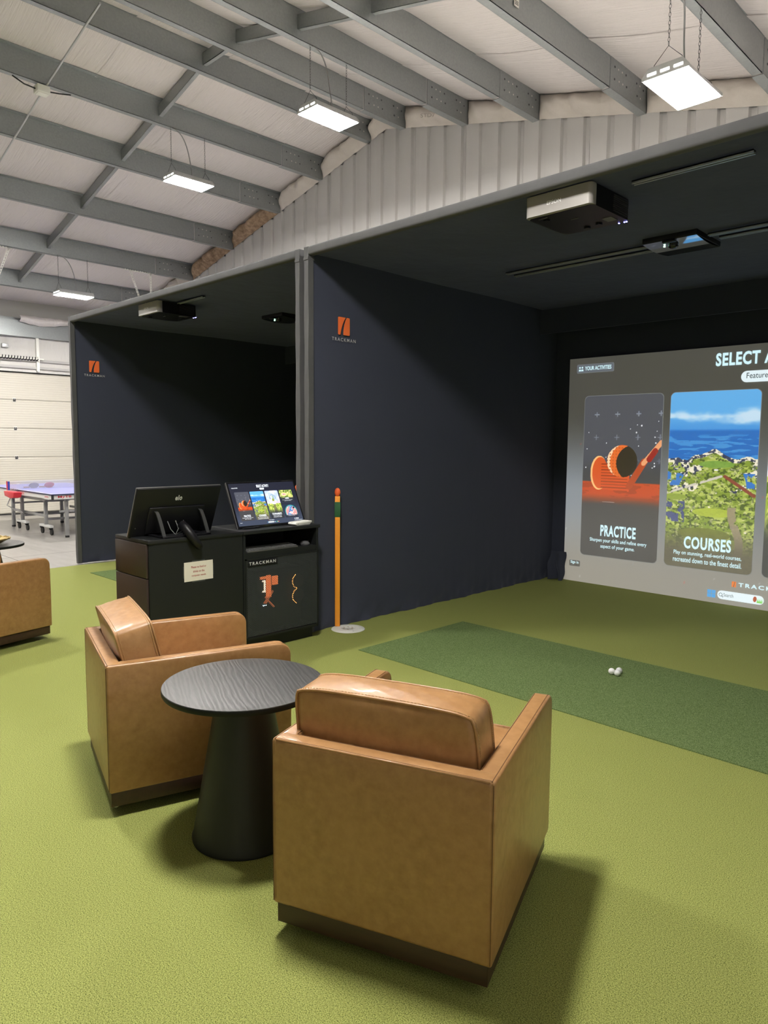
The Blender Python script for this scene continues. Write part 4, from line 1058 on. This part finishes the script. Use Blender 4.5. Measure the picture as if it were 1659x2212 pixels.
for (x, y, l_) in ((-2.243, 4.432, 'left white golf ball of the three on the mat'), (-2.214, 4.482, 'rear right white golf ball of the three on the mat'), (-2.200, 4.428, 'front right white golf ball of the three, nearest')):
    o = link('golf_ball', bme); o.location = (x, y, .0274); tag(o, l_, 'golf ball', 'golf balls on the hitting mat')

# ================================================================== ARMCHAIRS
CW, CD, CHT, ZBL = .706, .797, .642, .105
def chair():
    t = thing('armchair', '', 'armchair')
    W, D, ta, tb = CW/2, CD/2, .062, .065
    # arms: rounded at the top front
    def arm(sx):
        r = .055; pts = [(-D+.003, ZBL), (D, ZBL), (D+.002, .35)] + [(D-r+r*math.cos(math.radians(a)), CHT-r+r*math.sin(math.radians(a))) for a in (0,18,36,54,72,90)] + [(-D+.003, CHT)]
        x0 = sx*W if sx < 0 else W-ta
        return MB().prism(pts, (x0,0,0), (0,1,0), (0,0,1), (1,0,0), ta)
    for sx in (-1, 1): arm(sx).build('arm', leather, t, bevel=.014, seg=3)
    MB().box((-W+.0035, -D, ZBL+.001), (W-.0035, -D+tb, CHT+.001)).build('back_panel', leather, t, bevel=.014, seg=3)
    MB().box((-W+ta-.004, D-.06, ZBL), (W-ta+.004, D-.006, .30)).build('front_rail', leather, t, bevel=.012, seg=3)
    MB().box((-W+ta-.004, -D+tb, ZBL+.01), (W-ta+.004, D-.05, .27)).build('seat_deck', leather, t)
    def cushion(nm, w_, d_, h_, M, puff, pinch=.02, nx=22, crown=0., shear=0.):
        """pillow block: box faces puffed outward, seams along its front and back outlines"""
        def prof(u, v, w2, h2):
            k = 5.0
            return u, v
        mb = MB()
        def surf(face):
            def fn(a, b_):
                # a,b in 0..1 on a face of the cube -> rounded, puffed
                p = {'F': (2*a-1, -1, 2*b_-1), 'B': (1-2*a, 1, 2*b_-1), 'L': (-1, 1-2*a, 2*b_-1), 'R': (1, 2*a-1, 2*b_-1), 'T': (2*a-1, 2*b_-1, 1), 'D': (2*a-1, 1-2*b_, -1)}[face]
                x_, y_, z_ = p
                cx2, cy2, cz2 = 1-x_*x_, 1-y_*y_, 1-z_*z_
                X = x_*(w_/2) + shear*(z_+1)/2
                Y_ = y_*(d_/2); Z_ = z_*(h_/2)
                # puff each face
                Y_ += y_*puff*(cx2**.55)*(cz2**.55) if abs(y_) > .999 else y_*puff*(cx2**.55)*(cz2**.55)
                Z_ += z_*(puff*.35+crown*(z_ > 0))*(cx2**.6)*max(0, 1-y_*y_*.6)
                X += x_*puff*.35*(cz2**.6)*max(0, 1-y_*y_*.6)
                # soften outline corners
                cor = (abs(x_)**6)*(abs(z_)**6); X -= np.sign(x_)*pinch*cor; Z_ -= np.sign(z_)*pinch*cor
                wr = .0020*math.sin(x_*27+z_*7+y_*9)*math.sin(x_*11+2)*(min(1,cx2*3))*(cz2 if abs(z_) < .9 else (1-y_*y_))
                v_ = M @ Vector((X, Y_ + wr*.6, Z_ + (wr if abs(z_) > .9 else 0)))
                return tuple(v_)
            return fn
        for f_ in 'FBLRTD': mb.grid(nx, nx if f_ in 'FBTD' else nx, surf(f_))
        o = mb.build(nm, leather, t, smooth=True)
        bmx = bmesh.new(); bmx.from_mesh(o.data); bmesh.ops.remove_doubles(bmx, verts=bmx.verts, dist=1e-4); bmesh.ops.recalc_face_normals(bmx, faces=bmx.faces); bmx.to_mesh(o.data); bmx.free(); o.data.shade_smooth()
        # piping along the front and back outlines
        for y_, fs in ((-1, 'F'), (1, 'B')):
            ring = []
            N = 26
            for e, (s0, s1) in enumerate((((0,0),(1,0)), ((1,0),(1,1)), ((1,1),(0,1)), ((0,1),(0,0)))):
                for k in range(N): ring.append(surf(fs)(s0[0]+(s1[0]-s0[0])*k/N, s0[1]+(s1[1]-s0[1])*k/N))
            MB().tube(ring, .0046, 8, closed=True).build('piping', leather, o, smooth=True)
            st = MB(); c0 = M @ Vector((0,0,0))
            for k in range(0, len(ring)):
                a = Vector(ring[k]); b_ = Vector(ring[(k+1) % len(ring)]); ins = (M.to_3x3() @ Vector((0, -y_, 0)))*.011
                out = (a-c0); out = out - (M.to_3x3() @ Vector((0,1,0)))*out.dot(M.to_3x3() @ Vector((0,1,0))); out.normalize()
                for q in (.1, .6):
                    s0 = a.lerp(b_, q)+ins+out*.0035; s1 = a.lerp(b_, q+.3)+ins+out*.0035
                    st.tube([s0, s1], .0011, 4)
            so = st.build('stitching', thread, o); so['kind'] = 'stuff'
        return o
    Ms = Matrix.Translation((0, .03, .410)); cushion('seat_cushion', CW-2*ta-.006, D*2-tb-.045, .15, Ms, .014, .012)
    Mb = Matrix.Translation((-.005, -.222, .605)) @ Matrix.Rotation(math.radians(-9), 4, 'X') if False else Matrix.Translation((0, -.226, .606)) @ Matrix.Rotation(math.radians(2), 4, 'X')
    cushion('back_cushion', CW-2*ta+.006, .150, .350, Mb, .020, .010, crown=.008, shear=-.028)
    # seams on the shell
    sm_ = MB(); r = .0017
    def T(*p, rad=r): sm_.tube(p, rad, 5)
    for sx in (-1, 1):
        a = sx*(W-.010)
        T((a,-D+.004,CHT-.0005), (a, D-.055, CHT-.0005)); q = [(a, D-.055+.053*math.sin(math.radians(k)), CHT-.055+.0545*math.cos(math.radians(k))) for k in range(0,91,15)]; sm_.tube(q, r, 5); T((a, D-.001, CHT-.055), (a, D-.0005, ZBL+.01))
        a2 = sx*(W-ta+.006); T((a2,-D+tb,CHT-.0008), (a2, D-.055, CHT-.0008), rad=.0016)
        T((sx*(W-.004), -D+.0012, ZBL+.01), (sx*(W-.004), -D+.0012, CHT-.008), rad=.0014)
    T((-W+.01,-D+.010,CHT-.0008), (W-.01,-D+.010,CHT-.0008)); T((-W+.06,-D+tb-.006,CHT-.0008), (W-.06,-D+tb-.006,CHT-.0008), rad=.0014)
    sm_.build('seam', seam_m, t)
    pw = MB().tube([(-W+.015,-D+.005,CHT-.003), (W-.015,-D+.005,CHT-.003)], .0045, 6); pw.build('welt', leather, t, smooth=True)
    MB().box((-W+.012,-D+.010,.042), (W-.012,D-.012,ZBL+.002)).build('plinth', walnut, t, bevel=.002)
    MB().lathe([(.22,0),(.225,.004),(.22,.014),(.05,.018),(.05,.042)], 40).build('swivel_base', black, t)
    gl = MB()
    for a in (-1,1):
        for b_ in (-1,1): gl.lathe([(.010,-.006),(.010,0)], 10, (a*(W-.03), b_*(D-.03), .042))
    gl.build('levelling_foot', chrome, t)
    return t
c1 = chair(); c1.location = (-1.564, 1.772, .006*0); c1.rotation_euler = (0,0,.365); c1['label'] = 'nearest tan leather armchair, seen from behind, right of the table'; c1['group'] = 'tan leather armchairs'
c2 = dup(c1, (-3.010, 1.693, 0), -.284, 'tan leather armchair behind and left of the round table')
dup(c1, (-5.986, 1.618, 0), math.radians(14), 'tan leather armchair cut off by the left edge of the photo')

for o in COL.objects:
    if o.parent == c2 and o.name.startswith('back_cushion'):
        pv = Vector((0, -.20, .50)); o.matrix_local = Matrix.Translation(pv + Vector((0,.01,.004))) @ Matrix.Rotation(math.radians(11), 4, 'X') @ Matrix.Translation(-pv)
# ================================================================== TABLES
def table(loc, label):
    t = thing('side_table', label, 'table', loc, 0, 'round black side tables')
    MB().lathe([(.300,.6115),(.3085,.6115),(.3080,.615)], 96).build('table_top', oak_black, t, smooth='auto')
    MB().lathe([(.290,.590),(.308,.593),(.3105,.598),(.3105,.610),(.3095,.613)], 96).build('table_edge', pm('edge_black', (.010,.012,.011), .55, spec=.25), t, smooth='auto')
    MB().lathe([(.206,.002),(.207,.012),(.200,.03),(.105,.575),(.104,.5905)], 72).build('cone_base', table_cone_m, t, smooth='auto')
    return t
t1 = table((-2.315, 1.555, 0), 'round black wood-grain side table on a cone base between two armchairs')
t2 = dup(t1, (-7.06, 2.02, 0), 0, 'round black side table at the left edge holding a gold dish')
ds = thing('gold_dish', 'gold woven dish at the far left edge on a side table', 'dish', (-7.0, 2.03, .615))
MB().lathe([(.07,0),(.10,.012),(.165,.05),(.172,.055),(.162,.052),(.09,.016),(.02,.010)], 36).build('bowl', gold, ds, smooth=True)
rg = MB().tube([(.168*math.cos(k*math.pi/18), .168*math.sin(k*math.pi/18), .054+.004*math.sin(k*3)) for k in range(36)], .007, 6, closed=True); rg.build('rim', gold, ds, smooth=True)

# ================================================================== TABLE TENNIS
TH = .70; CXT, CYT = -13.2, 5.02
pt = thing('table_tennis_table', 'blue table tennis table on grey wheeled legs by the garage door', 'table', (CXT, CYT, -.012))
def P(m, nm, mt, par=pt, **k): m.v = [(v[0]-CXT, v[1]-CYT, v[2]+.012) for v in m.v]; return m.build(nm, mt, par, **k)
TX0, TX1, TY0, TY1 = -14.75, -11.64, 4.30, 5.74
for a, b_ in ((TX0, CXT-.01), (CXT+.01, TX1)):
    P(MB().box((a,TY0,TH-.018),(b_,TY1,TH)), 'table_half', pp_blue)
    P(MB().box((a,TY0-.004,TH-.018),(b_,TY0,TH+.0005)).box((a-.004 if a == TX0 else b_,TY0,TH-.018),(a if a == TX0 else b_+.004,TY1,TH+.0005)), 'edge_band', pm('navy_edge', (.02,.025,.08), .5))
P(MB().box((TX0,TY0,TH),(TX1,TY0+.02,TH+.0006)).box((TX0,TY1-.02,TH),(TX1,TY1,TH+.0006)).box((TX1-.02,TY0,TH),(TX1,TY1,TH+.0007)).box((TX0,TY0,TH),(TX0+.02,TY1,TH+.0007)).box((TX0,CYT-.002,TH),(TX1,CYT+.002,TH+.0006)), 'white_line', pp_white)
P(MB().box((TX0,TY0+.01,TH-.085),(CXT-.03,TY0+.03,TH-.018)), 'side_apron', pp_white)
P(MB().box((CXT+.03,TY0+.01,TH-.085),(TX1-.01,TY0+.03,TH-.018)), 'side_apron', pp_white)
P(MB().box((TX1-.03,TY0+.03,TH-.085),(TX1-.01,TY1-.02,TH-.018)), 'end_apron', pp_white)
P(MB().box((TX0+.01,TY0+.03,TH-.085),(TX0+.03,TY1-.02,TH-.018)), 'end_apron', pp_white)
P(MB().box((TX1-.014,TY0-.002,TH-.085),(TX1+.006,TY0+.03,TH-.015)), 'corner_guard', rubber)
t_ = MB(); text_on(t_, 'MyT8', (TX1-.0085, TY0+.10, TH-.072), (0,1,0), (0,0,1), width=.21, height=.045, bold=.02); P(t_, 'apron_lettering', red_p, solid=1)
for xa, s_ in ((-11.86, 'stiga'), (-12.95, 'MyT8')):
    P(MB().box((xa-.11,TY0+.004,TH-.092),(xa+.11,TY0+.0095,TH-.012)), 'apron_plate', pp_white)
    t_ = MB(); text_on(t_, s_, (xa-.08, TY0+.002, TH-.070), (1,0,0), (0,0,1), width=.16, height=.035, bold=.02); P(t_, 'apron_lettering', red_p, solid=1)
def leg(x_, y_, z0, w_=.026): P(MB().box((x_-w_,y_-w_,z0),(x_+w_,y_+w_,TH-.05)), 'leg', pp_grey, bevel=.004)
for x_, y_ in ((-11.74,4.56), (-11.74,5.50), (-13.85,4.44), (-13.92,5.32)):
    leg(x_, y_, .02); P(MB().lathe([(.032,-.010),(.032,.022)], 14, (x_,y_,0)), 'foot_pad', rubber)
for x_, y_ in ((-12.35,4.46), (-13.30,4.41), (-13.30,5.50), (-12.35,5.50)):
    leg(x_, y_, .14)
    P(MB().box((x_-.24,y_-.03,.115),(x_+.24,y_+.03,.155)), 'wheel_bar', pp_white, bevel=.004)
    for s_ in (-.20, .20):
        w_ = MB().lathe([(.035,-.014),(.055,-.012),(.055,.012),(.035,.014)], 20); w_.v = [(x_+s_+v[0], y_+v[2]+.01, .045+v[1]) for v in w_.v]; P(w_, 'caster_wheel', rubber)
        P(MB().box((x_+s_-.022,y_-.026,.085),(x_+s_+.022,y_+.026,.118)), 'caster_fork', blackp, bevel=.003)
for y_ in (4.45, 5.45):
    for z_ in (.56, .30): P(MB().box((-13.85,y_-.012,z_-.02),(-12.3,y_+.012,z_+.02)), 'rail', pp_grey)
for x_ in (-11.74,-13.88): P(MB().box((x_-.012,4.45,.40),(x_+.012,5.45,.43)), 'cross_rail', pp_grey)
for x_, z_ in ((-12.35,.56),(-12.35,.24),(-13.30,.24)): P(MB().box((x_-.012,4.45,z_-.018),(x_+.012,5.5,z_+.018)), 'cross_rail', pp_grey)
P(MB().tube([(-13.45,4.30,.60),(-13.60,4.26,.40),(-13.4,4.27,.37),(-13.0,4.32,.31)], .010, 6), 'folding_lever', pp_grey, smooth=True)
NY0 = 4.15
nt_ = thing('table_tennis_net', 'grey table tennis net with red clamp and blue post', 'net', (CXT, CYT, TH-.009))
h0, h1 = NY0-CYT, 5.87-CYT
MB().box((-.022,h0,.0),(.022,h0+.036,.150)).build('net_post', blue_p, nt_)
MB().box((-.022,h0-.007,.0),(.022,h0,.155)).build('post_side', red_p, nt_)
MB().box((-.022,h1-.036,.0),(.022,h1,.150)).build('net_post', blue_p, nt_)
MB().prism([(-.16,-.02),(-.12,-.10),(.16,-.13),(.30,-.11),(.34,-.02)], (0,h0-.01,0), (1,0,0), (0,0,1), (0,1,0), .13).build('clamp', red_p, nt_, bevel=.006)
MB().add([(0,h0+.03,.004),(0,h1-.03,.004),(0,h1-.03,.140),(0,h0+.03,.140)], [(0,1,2,3)]).build('net_mesh', net_mesh_m, nt_, solid=1)
MB().box((-.004,h0+.03,.138),(.004,h1-.03,.153)).build('net_tape', pp_white, nt_)
for yy, c_, l_ in ((4.86, red_p, 'red table tennis bat leaning against the net'), (4.60, pp_grey, 'grey table tennis bat leaning on the net beside the red one')):
    t = thing('table_tennis_bat', l_, 'bat', (CXT-.055, yy, TH+.055), 0, 'table tennis bats')
    m_ = MB().lathe([(.066,-.006),(.068,0),(.066,.006)], 28); m_.v = [(v[2]+v[1]*.35+.012, v[0]*1.25, v[1]*.75) for v in m_.v]; m_.build('blade', c_, t)
    MB().box((-.014,-.17,-.040),(.006,-.07,-.016)).build('handle', pm('handle_wood', (.35,.20,.08), .6), t, bevel=.004)
